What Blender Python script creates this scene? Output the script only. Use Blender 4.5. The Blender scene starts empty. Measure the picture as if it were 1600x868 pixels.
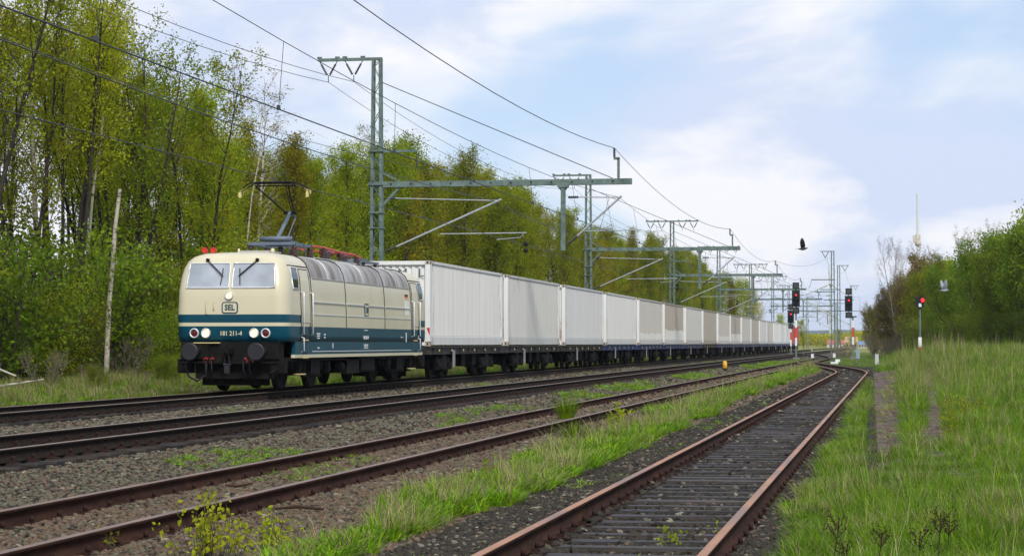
import bpy, bmesh, math, random
import numpy as np
from mathutils import Vector, Matrix, noise as mnoise
SC = bpy.context.scene
COL = SC.collection
PI = math.pi
rnd = random.Random(7)
rng = np.random.default_rng(11)

# ------------------------------------------------------------------ camera
CAMZ = 1.43
cam_d = bpy.data.cameras.new('camera')
cam = bpy.data.objects.new('camera', cam_d); COL.objects.link(cam)
cam_d.sensor_width = 36.0
cam_d.lens = 36.0 * 3340 / 1600
cam_d.clip_start = 0.2; cam_d.clip_end = 20000
yaw, pitch = math.radians(10.12), math.radians(1.75)
cam.location = (0, 0, CAMZ)
cam.rotation_euler = (PI / 2 + pitch, 0, yaw)
SC.camera = cam

# ------------------------------------------------------------------ light
SUN_EL, SUN_AZ = math.radians(42), math.radians(155)      # azimuth clockwise from +Y
W = bpy.data.worlds.new('World'); SC.world = W; W.use_nodes = True
SC.view_settings.view_transform = 'Standard'; SC.view_settings.look = 'None'
SC.view_settings.exposure = 0.22; SC.view_settings.gamma = 1.0


def N(nt, typ, **kw):
    n = nt.nodes.new(typ)
    for k, v in kw.items():
        if k.startswith('i_'):
            key = k[2:].replace('_', ' ')
            n.inputs[key if key in n.inputs else int(key)].default_value = v
        else:
            setattr(n, k, v)
    return n


def L(nt, a, b):
    nt.links.new(a, b)


def build_world():
    nt = W.node_tree; nt.nodes.clear()
    out = N(nt, 'ShaderNodeOutputWorld'); bg = N(nt, 'ShaderNodeBackground'); bg.inputs[1].default_value = 0.096
    sky = N(nt, 'ShaderNodeTexSky', sky_type='NISHITA', sun_disc=False, sun_elevation=SUN_EL,
            sun_rotation=SUN_AZ, air_density=1.0, dust_density=0.6, ozone_density=1.5)
    tc = N(nt, 'ShaderNodeTexCoord')
    mp = N(nt, 'ShaderNodeMapping'); mp.inputs['Scale'].default_value = (1, 1, 2.4)
    mp.inputs['Location'].default_value = SKY_OFF
    n1 = N(nt, 'ShaderNodeTexNoise'); n1.inputs['Scale'].default_value = 4.2; n1.inputs['Detail'].default_value = 7
    n1.inputs['Roughness'].default_value = 0.48; n1.inputs['Distortion'].default_value = 0.5
    cr = N(nt, 'ShaderNodeValToRGB'); cr.color_ramp.elements[0].position = 0.42; cr.color_ramp.elements[1].position = 0.58
    cr.color_ramp.elements[0].color = (0, 0, 0, 1); cr.color_ramp.elements[1].color = (1, 1, 1, 1)
    cr.color_ramp.interpolation = 'EASE'
    n2 = N(nt, 'ShaderNodeTexNoise'); n2.inputs['Scale'].default_value = 7.0; n2.inputs['Detail'].default_value = 6
    n2.inputs['Roughness'].default_value = 0.55; n2.inputs['Distortion'].default_value = 0.4
    cc = N(nt, 'ShaderNodeValToRGB'); cc.color_ramp.elements[0].position = 0.42; cc.color_ramp.elements[1].position = 0.56
    cc.color_ramp.elements[0].color = (6.1, 6.9, 8.7, 1); cc.color_ramp.elements[1].color = (8.7, 8.8, 9.2, 1)
    # open blue between the clouds is itself veiled by thin high cloud
    veil = N(nt, 'ShaderNodeMix', data_type='RGBA'); veil.inputs[0].default_value = 0.70
    veil.inputs['B'].default_value = (5.3, 6.8, 9.3, 1)
    mx = N(nt, 'ShaderNodeMix', data_type='RGBA')
    L(nt, tc.outputs['Generated'], mp.inputs[0]); L(nt, mp.outputs[0], n1.inputs[0]); L(nt, mp.outputs[0], n2.inputs[0])
    L(nt, n1.outputs[0], cr.inputs[0]); L(nt, n2.outputs[0], cc.inputs[0])
    L(nt, sky.outputs[0], veil.inputs['A'])
    L(nt, cr.outputs[0], mx.inputs[0]); L(nt, veil.outputs['Result'], mx.inputs['A']); L(nt, cc.outputs[0], mx.inputs['B'])
    L(nt, mx.outputs['Result'], bg.inputs[0]); L(nt, bg.outputs[0], out.inputs[0])


SKY_OFF = (1.08, 4.83, 2.18)
build_world()
sd = bpy.data.lights.new('sun', 'SUN'); sd.energy = 2.6; sd.angle = math.radians(10); sd.color = (1, 0.96, 0.88)
sun = bpy.data.objects.new('sun', sd); COL.objects.link(sun)
sdir = Vector((math.sin(SUN_AZ) * math.cos(SUN_EL), math.cos(SUN_AZ) * math.cos(SUN_EL), math.sin(SUN_EL)))
sun.rotation_euler = sdir.to_track_quat('Z', 'Y').to_euler()
sun.location = (0, -20, 40)

# ------------------------------------------------------------------ materials
MATS = {}


VAL = {'tarred_wood_sleeper': (.45, 1.9), 'grey_weathered_sleeper': (.5, 1.6)}


def mat(name, col, rough=0.7, metal=0.0, var=0.12, scale=8.0, bump=0.0, bscale=None, col2=None, f2=(0.5, 0.65), emit=None,
        es=1.0, stretch=(1, 1, 1), rvar=False, trans=0.0, spec=None, coords='Object'):
    if spec is None: spec = .5 if rough < .6 else (.25 if rough < .75 else .1)
    if name in MATS: return MATS[name]
    m = bpy.data.materials.new(name); m.use_nodes = True; nt = m.node_tree
    b = nt.nodes['Principled BSDF']; b.inputs['Roughness'].default_value = rough; b.inputs['Metallic'].default_value = metal
    b.inputs['Specular IOR Level'].default_value = spec
    tc = N(nt, 'ShaderNodeTexCoord'); mp = N(nt, 'ShaderNodeMapping'); mp.inputs['Scale'].default_value = stretch
    L(nt, tc.outputs[coords], mp.inputs[0])
    n = N(nt, 'ShaderNodeTexNoise'); n.inputs['Scale'].default_value = scale; n.inputs['Detail'].default_value = 6
    L(nt, mp.outputs[0], n.inputs[0])
    r = N(nt, 'ShaderNodeValToRGB'); e = r.color_ramp.elements
    e[0].position = 0.3; e[1].position = 0.7
    e[0].color = (*[c * (1 - var) for c in col], 1); e[1].color = (*[min(1, c * (1 + var)) for c in col], 1)
    L(nt, n.outputs[0], r.inputs[0]); cur = r.outputs[0]
    if col2:
        n2 = N(nt, 'ShaderNodeTexNoise'); n2.inputs['Scale'].default_value = scale * 0.37; n2.inputs['Detail'].default_value = 8
        n2.inputs['Roughness'].default_value = 0.65
        L(nt, mp.outputs[0], n2.inputs[0])
        mr = N(nt, 'ShaderNodeMapRange'); mr.inputs[1].default_value = f2[0]; mr.inputs[2].default_value = f2[1]
        L(nt, n2.outputs[0], mr.inputs[0])
        mx = N(nt, 'ShaderNodeMix', data_type='RGBA'); mx.inputs['B'].default_value = (*col2, 1)
        L(nt, mr.outputs[0], mx.inputs[0]); L(nt, cur, mx.inputs['A']); cur = mx.outputs['Result']
    if rvar:
        oi = N(nt, 'ShaderNodeObjectInfo'); hs = N(nt, 'ShaderNodeHueSaturation')
        m1 = N(nt, 'ShaderNodeMapRange'); m1.inputs[3].default_value = 0.475; m1.inputs[4].default_value = 0.515
        m2 = N(nt, 'ShaderNodeMapRange'); m2.inputs[3].default_value, m2.inputs[4].default_value = VAL.get(name, (.72, 1.28))
        wn = N(nt, 'ShaderNodeTexWhiteNoise', noise_dimensions='1D')
        L(nt, oi.outputs['Random'], m1.inputs[0]); L(nt, oi.outputs['Random'], wn.inputs['W']); L(nt, wn.outputs[0], m2.inputs[0])
        L(nt, m1.outputs[0], hs.inputs['Hue']); L(nt, m2.outputs[0], hs.inputs['Value']); L(nt, cur, hs.inputs['Color'])
        cur = hs.outputs[0]
    L(nt, cur, b.inputs['Base Color'])
    if emit:
        b.inputs['Emission Color'].default_value = (*emit, 1); b.inputs['Emission Strength'].default_value = es
    if bump:
        nb = N(nt, 'ShaderNodeTexNoise'); nb.inputs['Scale'].default_value = bscale or scale * 3; nb.inputs['Detail'].default_value = 5
        L(nt, mp.outputs[0], nb.inputs[0])
        bp = N(nt, 'ShaderNodeBump'); bp.inputs['Strength'].default_value = bump; bp.inputs['Distance'].default_value = 0.02
        L(nt, nb.outputs[0], bp.inputs['Height']); L(nt, bp.outputs[0], b.inputs['Normal'])
    if trans:
        out = nt.nodes['Material Output']; tr = N(nt, 'ShaderNodeBsdfTranslucent'); ms = N(nt, 'ShaderNodeMixShader')
        ms.inputs[0].default_value = trans
        L(nt, cur, tr.inputs[0]); L(nt, b.outputs[0], ms.inputs[1]); L(nt, tr.outputs[0], ms.inputs[2]); L(nt, ms.outputs[0], out.inputs[0])
    MATS[name] = m
    return m


M_cream = mat('cream_paint', (0.64, 0.575, 0.40), 0.32, var=0.035, scale=1.2, col2=(0.50, 0.44, 0.30), f2=(0.52, 0.95), stretch=(1, 1, .5))
M_blue = mat('petrol_blue_paint', (0.003, 0.058, 0.092), 0.32, spec=.3, var=0.1, scale=1.5, col2=(0.018, 0.06, 0.078), f2=(.5, .8))
M_roofs = mat('weathered_silver_roof', (0.40, 0.385, 0.37), 0.5, var=0.22, scale=1.6, stretch=(1, 2.2, 0.22), col2=(0.14, 0.105, 0.075), f2=(0.42, 0.62))
M_grey = mat('grey_roof_paint', (0.42, 0.40, 0.36), 0.6, var=0.15, scale=3)
M_black = mat('black_running_gear', (0.009, 0.0085, 0.008), 0.75, var=0.3, scale=6, col2=(0.03, 0.023, 0.017), f2=(0.5, 0.8), spec=.1)
M_rubber = mat('black_rubber', (0.012, 0.012, 0.013), 0.6)
M_buffer = mat('buffer_steel', (0.016, 0.017, 0.02), 0.5, metal=0.1, var=0.3, scale=9)
M_glass = mat('cab_glass_painted_sky', (0.36, 0.39, 0.43), 0.07, var=0.25, scale=1.3, spec=0.9)  # pale base colour paints a sky reflection into the glass
M_dglass = mat('dark_side_glass', (0.03, 0.035, 0.04), 0.06, spec=0.8)
M_alu = mat('bright_aluminium', (0.72, 0.72, 0.72), 0.35, metal=0.3, var=0.06)
M_lens = mat('lit_headlamp', (1, 0.85, 0.5), 0.3, emit=(1.0, 0.70, 0.28), es=1.25)
M_redlens = mat('dark_red_lens', (0.10, 0.008, 0.012), 0.15)
M_red = mat('red_enamel', (0.60, 0.03, 0.02), 0.4)
M_dred = mat('dark_red_enamel', (0.22, 0.02, 0.02), 0.45)
M_insul = mat('brown_porcelain', (0.05, 0.022, 0.015), 0.25)
M_ginsul = mat('grey_insulator', (0.045, 0.045, 0.048), 0.35)
M_panto = mat('pantograph_grey', (0.12, 0.15, 0.19), 0.5)
M_pblack = mat('pantograph_black', (0.008, 0.008, 0.009), 0.6, spec=.2)
M_yhorn = mat('pale_yellow', (0.62, 0.5, 0.22), 0.5)
M_white = mat('white_paint', (0.78, 0.78, 0.77), 0.45, var=0.04)
M_mast = mat('green_grey_mast', (0.135, 0.185, 0.165), 0.6, var=0.2, scale=5, col2=(0.07, 0.09, 0.08), f2=(0.5, 0.7))
M_tube = mat('galvanised_tube', (0.42, 0.44, 0.44), 0.45, metal=0.3)
M_wire = mat('weathered_wire', (0.06, 0.065, 0.08), 0.6)
M_wire2 = mat('black_contact_wire', (0.025, 0.025, 0.03), 0.5)
M_rust_o = mat('orange_rusty_rail_top', (0.37, 0.16, 0.065), 0.5, var=0.2, scale=4, stretch=(1, .25, 1), col2=(0.22, 0.12, 0.08), f2=(0.45, 0.6))
M_rust_r = mat('red_brown_rail_top', (0.19, 0.122, 0.09), 0.55, var=0.2, scale=4, stretch=(1, .25, 1))
M_rust_d = mat('dark_rusty_rail_side', (0.036, 0.017, 0.012), 0.85, spec=.08, var=0.35, scale=14, stretch=(1, .3, 1), col2=(0.062, 0.028, 0.017), f2=(0.5, 0.62))
M_steel = mat('worn_rail_top', (0.21, 0.16, 0.125), 0.55, metal=0.0, spec=.3, var=0.15, stretch=(1, .2, 1))
M_mainside = mat('brown_black_rail_side', (0.022, 0.016, 0.012), 0.85, spec=.08, var=0.3, scale=10)
M_plate = mat('rusty_fastening', (0.032, 0.014, 0.010), 0.8, spec=.2, var=0.3, scale=30)
M_sleep = mat('tarred_wood_sleeper', (0.018, 0.013, 0.010), 0.5, spec=.26, var=0.6, scale=7, stretch=(.5, 6, 4), bump=0.6, bscale=18, rvar=True,
              col2=(0.045, 0.034, 0.026), f2=(0.5, 0.7))
M_sleepg = mat('grey_weathered_sleeper', (0.13, 0.125, 0.12), 0.85, var=0.35, scale=9, stretch=(.5, 5, 3), bump=0.5, bscale=20, rvar=True)
M_conc = mat('brown_stained_concrete_sleeper', (0.038, 0.031, 0.026), 0.85, var=0.3, scale=6, bump=0.3, rvar=True)
M_concrete = mat('pale_concrete', (0.20, 0.19, 0.17), 0.8)
M_greybox = mat('blue_grey_cabinet_paint', (0.25, 0.33, 0.38), 0.5)
M_yellow = mat('yellow_marker', (0.75, 0.40, 0.02), 0.5)
M_sigblk = mat('signal_black', (0.012, 0.018, 0.018), 0.6)
M_sigred = mat('lit_red_lamp', (1, 0.03, 0.02), 0.4, emit=(1.0, 0.02, 0.03), es=3.0)
M_sigredpaint = mat('signal_red_plate', (0.62, 0.06, 0.03), 0.5)
M_sett = mat('wet_paving_stone', (0.105, 0.066, 0.056), 0.6, spec=.25, var=0.4, scale=5, bump=0.5, bscale=20, col2=(0.16, 0.125, 0.115), f2=(0.55, 0.7))
M_redcont = mat('red_container_paint', (0.33, 0.035, 0.03), 0.5, var=0.15)


def leafmat(name, col, var=0.22):
    return mat(name, col, 0.55, var=var, scale=1.3, rvar=True, trans=0.5, spec=0.06, coords='Object')


LEAF = [leafmat('leaf_yellow_green', (0.33, 0.35, 0.014)), leafmat('leaf_fresh_green', (0.21, 0.30, 0.016)),
        leafmat('leaf_olive_bronze', (0.275, 0.265, 0.018)), leafmat('leaf_deep_green', (0.145, 0.22, 0.018)),
        leafmat('leaf_lime', (0.44, 0.49, 0.025)), leafmat('leaf_brown_bud', (0.16, 0.105, 0.065))]
LEAF.append(leafmat('sapling_leaf', (0.30, 0.36, 0.016)))
M_bark = mat('dark_bark', (0.043, 0.037, 0.029), 0.9, var=0.4, scale=9, bump=0.5)
M_bark2 = mat('grey_brown_bark', (0.085, 0.072, 0.055), 0.9, var=0.35, scale=9, bump=0.5)
M_birch = mat('birch_bark', (0.46, 0.41, 0.34), 0.8, var=0.15, scale=3, stretch=(1, 1, 4), col2=(0.05, 0.04, 0.035), f2=(0.56, 0.62))
M_twig = mat('pale_twig', (0.22, 0.19, 0.16), 0.9)


def grassmat(name, col, tip=None):
    return mat(name, col, 0.5, var=0.3, scale=2.0, trans=0.4, spec=0.08, rvar=True)


M_grass = grassmat('grass_green', (0.135, 0.25, 0.010))
M_grass2 = grassmat('grass_bright', (0.22, 0.40, 0.012))
M_grassd = grassmat('grass_dark', (0.08, 0.155, 0.015))
M_straw = grassmat('dry_straw', (0.40, 0.33, 0.17))
M_seed = mat('dark_seed_head', (0.05, 0.028, 0.02), 0.9)

STONE = [mat('ballast_grey', (0.118, 0.110, 0.076), 0.85, var=0.35, scale=6, rvar=True, bump=0.3),
         mat('ballast_brown', (0.132, 0.092, 0.060), 0.85, var=0.35, scale=6, rvar=True, bump=0.3),
         mat('ballast_dark', (0.043, 0.037, 0.029), 0.8, var=0.4, scale=6, rvar=True, bump=0.3),
         mat('ballast_pale', (0.22, 0.195, 0.14), 0.85, var=0.3, scale=6, rvar=True, bump=0.3)]


# ------------------------------------------------------------------ mesh helpers
class MB:
    def __init__(s):
        s.v = []; s.f = []; s.m = []; s.sm = []

    def add(s, vs, fs, mi=0, smooth=False):
        o = len(s.v); s.v.extend([tuple(p) for p in vs])
        for f in fs:
            s.f.append(tuple(i + o for i in f)); s.m.append(mi); s.sm.append(smooth)
        return s

    def box(s, x0, x1, y0, y1, z0, z1, mi=0):
        vs = [(x0, y0, z0), (x1, y0, z0), (x1, y1, z0), (x0, y1, z0), (x0, y0, z1), (x1, y0, z1), (x1, y1, z1), (x0, y1, z1)]
        return s.add(vs, [(3, 2, 1, 0), (4, 5, 6, 7), (0, 1, 5, 4), (1, 2, 6, 5), (2, 3, 7, 6), (3, 0, 4, 7)], mi)

    def cbox(s, c, d, mi=0, rot=None):
        hx, hy, hz = d[0] / 2, d[1] / 2, d[2] / 2; c = Vector(c)
        vs = [Vector((sx * hx, sy * hy, sz * hz)) for sz in (-1, 1) for sx, sy in ((-1, -1), (1, -1), (1, 1), (-1, 1))]
        if rot is not None: vs = [rot @ v for v in vs]
        vs = [v + c for v in vs]
        return s.add(vs, [(3, 2, 1, 0), (4, 5, 6, 7), (0, 1, 5, 4), (1, 2, 6, 5), (2, 3, 7, 6), (3, 0, 4, 7)], mi)

    def tube(s, pts, r, n=6, mi=0, caps=True, smooth=True):
        pts = [Vector(p) for p in pts]; k = len(pts)
        rs = r if isinstance(r, (list, tuple)) else [r] * k
        rings = []; up = Vector((0, 0, 1))
        for i, p in enumerate(pts):
            d = (pts[min(i + 1, k - 1)] - pts[max(i - 1, 0)])
            if d.length < 1e-9: d = Vector((0, 0, 1))
            d.normalize()
            ref = up if abs(d.z) < 0.95 else Vector((1, 0, 0))
            a = d.cross(ref).normalized(); b = d.cross(a).normalized()
            rings.append([p + (a * math.cos(2 * PI * j / n) + b * math.sin(2 * PI * j / n)) * rs[i] for j in range(n)])
        vs = [q for g in rings for q in g]; fs = []
        for i in range(k - 1):
            for j in range(n):
                fs.append((i * n + j, i * n + (j + 1) % n, (i + 1) * n + (j + 1) % n, (i + 1) * n + j))
        s.add(vs, fs, mi, smooth)
        if caps and n > 2:
            s.add(rings[0], [tuple(range(n))[::-1]], mi); s.add(rings[-1], [tuple(range(n))], mi)
        return s

    def lathe(s, prof, c, axis='z', n=12, mi=0, smooth=True):
        # prof = [(r, h)...]
        c = Vector(c); vs = []; fs = []
        for r, h in prof:
            for j in range(n):
                a = 2 * PI * j / n; u, v = r * math.cos(a), r * math.sin(a)
                p = {'z': (u, v, h), 'y': (u, h, v), 'x': (h, u, v)}[axis]
                vs.append(c + Vector(p))
        for i in range(len(prof) - 1):
            for j in range(n):
                fs.append((i * n + j, i * n + (j + 1) % n, (i + 1) * n + (j + 1) % n, (i + 1) * n + j))
        fs.append(tuple(range(n))[::-1]); fs.append(tuple(range((len(prof) - 1) * n, len(prof) * n)))
        return s.add(vs, fs, mi, smooth)

    def insul(s, p0, p1, r=0.07, k=6, mi=0, core=0.03):
        p0, p1 = Vector(p0), Vector(p1); pts = []; rs = []
        for i in range(k * 2 + 1):
            pts.append(p0.lerp(p1, i / (k * 2))); rs.append(core if i % 2 == 0 else r)
        return s.tube(pts, rs, 8, mi)

    def strip(s, a, b, w, th, mi=0):
        """flat bar from a to b"""
        a, b = Vector(a), Vector(b); d = b - a; ln = d.length; q = d.to_track_quat('Y', 'Z').to_matrix()
        return s.cbox((a + b) / 2, (w, ln, th), mi, q)

    def mesh(s, name, mats):
        me = bpy.data.meshes.new(name); me.from_pydata(s.v, [], s.f)
        for m in (mats if isinstance(mats, (list, tuple)) else [mats]): me.materials.append(m)
        me.polygons.foreach_set('material_index', s.m); me.polygons.foreach_set('use_smooth', s.sm)
        me.update(); return me

    def build(s, name, mats, parent=None, loc=None):
        return link(name, s.mesh(name, mats), parent, loc)


def link(name, me, parent=None, loc=None, rot=None, scale=None):
    o = bpy.data.objects.new(name, me); COL.objects.link(o)
    if parent: o.parent = parent
    if loc is not None: o.location = loc
    if rot is not None: o.rotation_euler = rot
    if scale is not None: o.scale = scale
    return o


def tag(o, label, cat=None, group=None, kind=None):
    if label: o['label'] = label
    if cat: o['category'] = cat
    if group: o['group'] = group
    if kind: o['kind'] = kind
    return o


def thing(name, label, cat, loc=(0, 0, 0), rotz=0, group=None):
    o = bpy.data.objects.new(name, None); COL.objects.link(o); o.empty_display_size = 0.2
    o.location = loc; o.rotation_euler = (0, 0, rotz)
    return tag(o, label, cat, group)


def copy_tree(o, parent=None, label=None, loc=None, rotz=None):
    c = o.copy(); COL.objects.link(c); c.parent = parent
    for ch in [x for x in KIDS.get(o.name, o.children)]: copy_tree(ch, c)
    if label: c['label'] = label
    if loc is not None: c.location = loc
    if rotz is not None: c.rotation_euler = (0, 0, rotz)
    return c


KIDS = {}


def npmesh(name, V, F, mats, mi=None, smooth=False):
    me = bpy.data.meshes.new(name); V = np.asarray(V, dtype=np.float32); F = np.asarray(F, dtype=np.int32)
    k = F.shape[1]
    me.vertices.add(len(V)); me.vertices.foreach_set('co', V.ravel())
    me.loops.add(F.size); me.loops.foreach_set('vertex_index', F.ravel())
    me.polygons.add(len(F)); me.polygons.foreach_set('loop_start', np.arange(0, F.size, k, dtype=np.int32))
    for m in (mats if isinstance(mats, (list, tuple)) else [mats]): me.materials.append(m)
    if mi is not None: me.polygons.foreach_set('material_index', np.asarray(mi, dtype=np.int32))
    if smooth: me.polygons.foreach_set('use_smooth', np.ones(len(F), dtype=bool))
    me.update(calc_edges=True); return me


def text(name, body, size, m, parent, loc, rot, label=None, ext=0.004, sx=1.0, align='CENTER', bold=0.0):
    cu = bpy.data.curves.new('t', 'FONT'); cu.body = body; cu.size = size; cu.align_x = align; cu.align_y = 'CENTER'
    cu.extrude = ext; cu.resolution_u = 2; cu.offset = bold
    to = bpy.data.objects.new('t', cu); COL.objects.link(to)
    dg = bpy.context.evaluated_depsgraph_get(); me = bpy.data.meshes.new_from_object(to.evaluated_get(dg))
    bpy.data.objects.remove(to); me.materials.clear(); me.materials.append(m)
    o = link(name, me, parent, loc, rot, (sx, 1, 1))
    if label: o['label'] = label
    return o


def sm(a, b, x):
    t = np.clip((np.asarray(x, dtype=float) - a) / (b - a), 0, 1); return t * t * (3 - 2 * t)


# ------------------------------------------------------------------ layout of the place (metres; +y runs along the tracks)
XR, XM, X2, XT = -2.04, -6.80, -11.07, -16.7          # track centre lines
ZR, ZM, Z2, ZT = 0.0, 0.0, 0.19, 0.17                 # rail-top heights


def smooth1(a, b, x):
    t = min(1, max(0, (x - a) / (b - a))); return t * t * (3 - 2 * t)


def cx_right(t): return XR + (XM - XR) * smooth1(104, 176, t)
def cx_mid(t): return XM + (X2 - XM) * smooth1(204, 292, t)
def cz_mid(t): return ZM + (Z2 - ZM) * smooth1(204, 292, t)


GX = np.array([-400, -60, -27, -22, -20, -18.9, -18.2, -15.2, -14.3, -13.4, -12.6, -9.6, -8.8, -8.2, -5.4, -4.6, -3.7, -3.2, -2.75, -2.62, -1.46, -1.33, -0.95, -0.5, 0.0, 60, 400.])
GZ = np.array([.6, .6, .55, .22, -.02, -.08, -.07, -.07, -.10, -.10, -.05, -.05, -.14, -.165, -.165, -.185, -.175, -.16, -.158, -.245, -.245, -.158, -.16, -.17, -.15, 0, 0])


def gz(x, t):
    x = np.asarray(x, dtype=float); t = np.asarray(t, dtype=float)
    z = np.interp(x, GX, GZ)
    near = 0.10 * sm(-0.5, 0.3, x) * sm(10, 24, t)
    rise = 0.72 * sm(28, 125, t) * sm(-0.6, 4.0, x) + 0.35 * sm(2, 14, x) * sm(40, 160, t)
    z = z + (near + rise) * (1 - sm(700, 1400, t))
    fl = sm(330, 480, t)
    return z * (1 - fl) + (-0.1) * fl + np.where((x > -4) & (x < -1), 0, 0)


# ------------------------------------------------------------------ ground
def axis(lo, hi, step, grow, mx, hi2=None):
    a = [lo]; s = step
    while a[-1] < hi: a.append(a[-1] + step)
    while hi2 and a[-1] < hi2: s = min(s * grow, mx); a.append(a[-1] + s)
    return a


def build_ground():
    xs = [-4000, -2000, -1000, -500, -250, -150, -100, -80] + list(np.arange(-60, -28, 4)) + list(np.arange(-28, -20, .5)) + list(np.arange(-20, 4, .16)) \
         + list(np.arange(4, 20, .7)) + [22, 26, 32, 40, 60, 100, 200, 400, 800, 1600, 3000]
    ys = axis(-30, 8, 3, 1, 3) + axis(9, 60, .3, 1.04, 60, 900) + [1100, 1500, 2200, 3200, 5000, 7000]
    X, Y = np.meshgrid(np.array(xs, float), np.array(ys, float))
    Z = gz(X, Y)
    rr = np.random.default_rng(3).normal(0, 1, X.shape)
    Z = Z + rr * 0.006 * (np.abs(X) < 60)
    nx, ny = len(xs), len(ys)
    V = np.stack([X.ravel(), Y.ravel(), Z.ravel()], 1)
    i, j = np.meshgrid(np.arange(nx - 1), np.arange(ny - 1)); a = (j * nx + i).ravel()
    F = np.stack([a, a + 1, a + nx + 1, a + nx], 1)
    m = bpy.data.materials.new('ground_soil_and_ballast'); m.use_nodes = True; nt = m.node_tree; b = nt.nodes['Principled BSDF']
    b.inputs['Roughness'].default_value = 0.9; b.inputs['Specular IOR Level'].default_value = 0.1
    me = npmesh('ground', V, F, m, smooth=True)
    # zone colours: what covers the soil where (gravel, turf, leaf litter)
    x, y = V[:, 0], V[:, 1]
    gr = np.array([0.078, 0.068, 0.050]); dk = np.array([0.038, 0.032, 0.026]); br = np.array([0.078, 0.053, 0.038])
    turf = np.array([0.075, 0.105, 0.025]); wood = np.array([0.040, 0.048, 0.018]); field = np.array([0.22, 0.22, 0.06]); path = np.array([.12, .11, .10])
    C = np.tile(gr, (len(V), 1))

    def mixin(C, col, w): return C * (1 - w[:, None]) + col[None, :] * w[:, None]
    C = mixin(C, dk, sm(-3.7, -3.3, x) * (1 - sm(-1.2, -.8, x)))
    C = mixin(C, br, sm(-8.4, -7.6, x) * (1 - sm(-3.9, -3.5, x)) * .7)
    C = mixin(C, turf, sm(-1.0, -.7, x) * 1.0)
    C = mixin(C, turf * .9, sm(-5.0, -4.7, x) * (1 - sm(-4.1, -3.9, x)) * .5)
    C = mixin(C, turf, sm(165, 195, y) * sm(-8, -6, x))
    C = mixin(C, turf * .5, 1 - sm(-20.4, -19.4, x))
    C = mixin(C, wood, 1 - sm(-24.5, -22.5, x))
    C = mixin(C, field, sm(330, 420, y))
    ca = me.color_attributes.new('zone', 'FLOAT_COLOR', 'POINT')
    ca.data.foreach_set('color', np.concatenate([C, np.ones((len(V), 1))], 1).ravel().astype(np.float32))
    at = N(nt, 'ShaderNodeVertexColor', layer_name='zone')
    tc = N(nt, 'ShaderNodeTexCoord')
    vo = N(nt, 'ShaderNodeTexVoronoi'); vo.inputs['Scale'].default_value = 16
    no = N(nt, 'ShaderNodeTexNoise'); no.inputs['Scale'].default_value = 0.9; no.inputs['Detail'].default_value = 7
    L(nt, tc.outputs['Object'], vo.inputs[0]); L(nt, tc.outputs['Object'], no.inputs[0])
    sp = N(nt, 'ShaderNodeSeparateColor'); L(nt, vo.outputs['Color'], sp.inputs[0])
    r1 = N(nt, 'ShaderNodeMapRange'); r1.inputs[3].default_value = .55; r1.inputs[4].default_value = 1.5; L(nt, sp.outputs[0], r1.inputs[0])
    r2 = N(nt, 'ShaderNodeMapRange'); r2.inputs[1].default_value = .3; r2.inputs[2].default_value = .7; r2.inputs[3].default_value = .75
    r2.inputs[4].default_value = 1.2; L(nt, no.outputs[0], r2.inputs[0])
    mu = N(nt, 'ShaderNodeMath', operation='MULTIPLY'); L(nt, r1.outputs[0], mu.inputs[0]); L(nt, r2.outputs[0], mu.inputs[1])
    mx = N(nt, 'ShaderNodeVectorMath', operation='SCALE'); L(nt, at.outputs[0], mx.inputs[0]); L(nt, mu.outputs[0], mx.inputs['Scale'])
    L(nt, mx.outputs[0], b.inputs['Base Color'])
    bp = N(nt, 'ShaderNodeBump'); bp.inputs['Strength'].default_value = .8; bp.inputs['Distance'].default_value = .03
    L(nt, vo.outputs['Distance'], bp.inputs['Height']); L(nt, bp.outputs[0], b.inputs['Normal'])
    tag(link('ground', me), 'gravel and soil ground carrying the tracks and running off to fields', kind='structure')


build_ground()

# ------------------------------------------------------------------ tracks
RAILP = [(-.062, -.16), (-.062, -.148), (-.014, -.132), (-.010, -.045), (-.034, -.034), (-.036, -.006), (-.028, 0), (.028, 0), (.036, -.006), (.034, -.034),
         (.010, -.045), (.014, -.132), (.062, -.148), (.062, -.16)]


def rail(cxf, czf, off, t0, t1, step, mats, parent, gap=False):
    ts = list(np.arange(t0, t1, step)) + [t1]; V = []; n = len(RAILP); F = []; mi = []
    for t in ts:
        dx = (cxf(t + .5) - cxf(t - .5)); nrm = Vector((1, -dx, 0)).normalized()
        for px, pz in RAILP: V.append((cxf(t) + (off + px) * nrm.x, t + (off + px) * nrm.y, czf(t) + pz))
    for i in range(len(ts) - 1):
        for j in range(n - 1):
            F.append((i * n + j, i * n + j + 1, (i + 1) * n + j + 1, (i + 1) * n + j)); mi.append(0 if 5 <= j <= 7 else 1)
    me = npmesh('rail', V, [f[::-1] for f in F], mats, mi)
    return link('rail', me, parent)


def sleeper_mesh(m, ln=2.5, w=.26, h=.16, seed=0, rough=.006):
    r = random.Random(seed); b = MB(); xs = np.linspace(-ln / 2, ln / 2, 4); vs = []; fs = []
    for x in xs:
        for y, z in ((-w / 2, -h), (w / 2, -h), (w / 2, -.02), (w / 2 - .02, 0), (-w / 2 + .02, 0), (-w / 2, -.02)):
            vs.append((x, y + r.uniform(-rough, rough), z + r.uniform(-rough, rough) * (z > -.1)))
    for i in range(3):
        for j in range(6): fs.append((i * 6 + j, i * 6 + (j + 1) % 6, (i + 1) * 6 + (j + 1) % 6, (i + 1) * 6 + j))
    fs.append((0, 1, 2, 3, 4, 5)[::-1]); fs.append((18, 19, 20, 21, 22, 23))
    b.add(vs, [f[::-1] for f in fs]); return b.mesh('sleeper', m)


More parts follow.
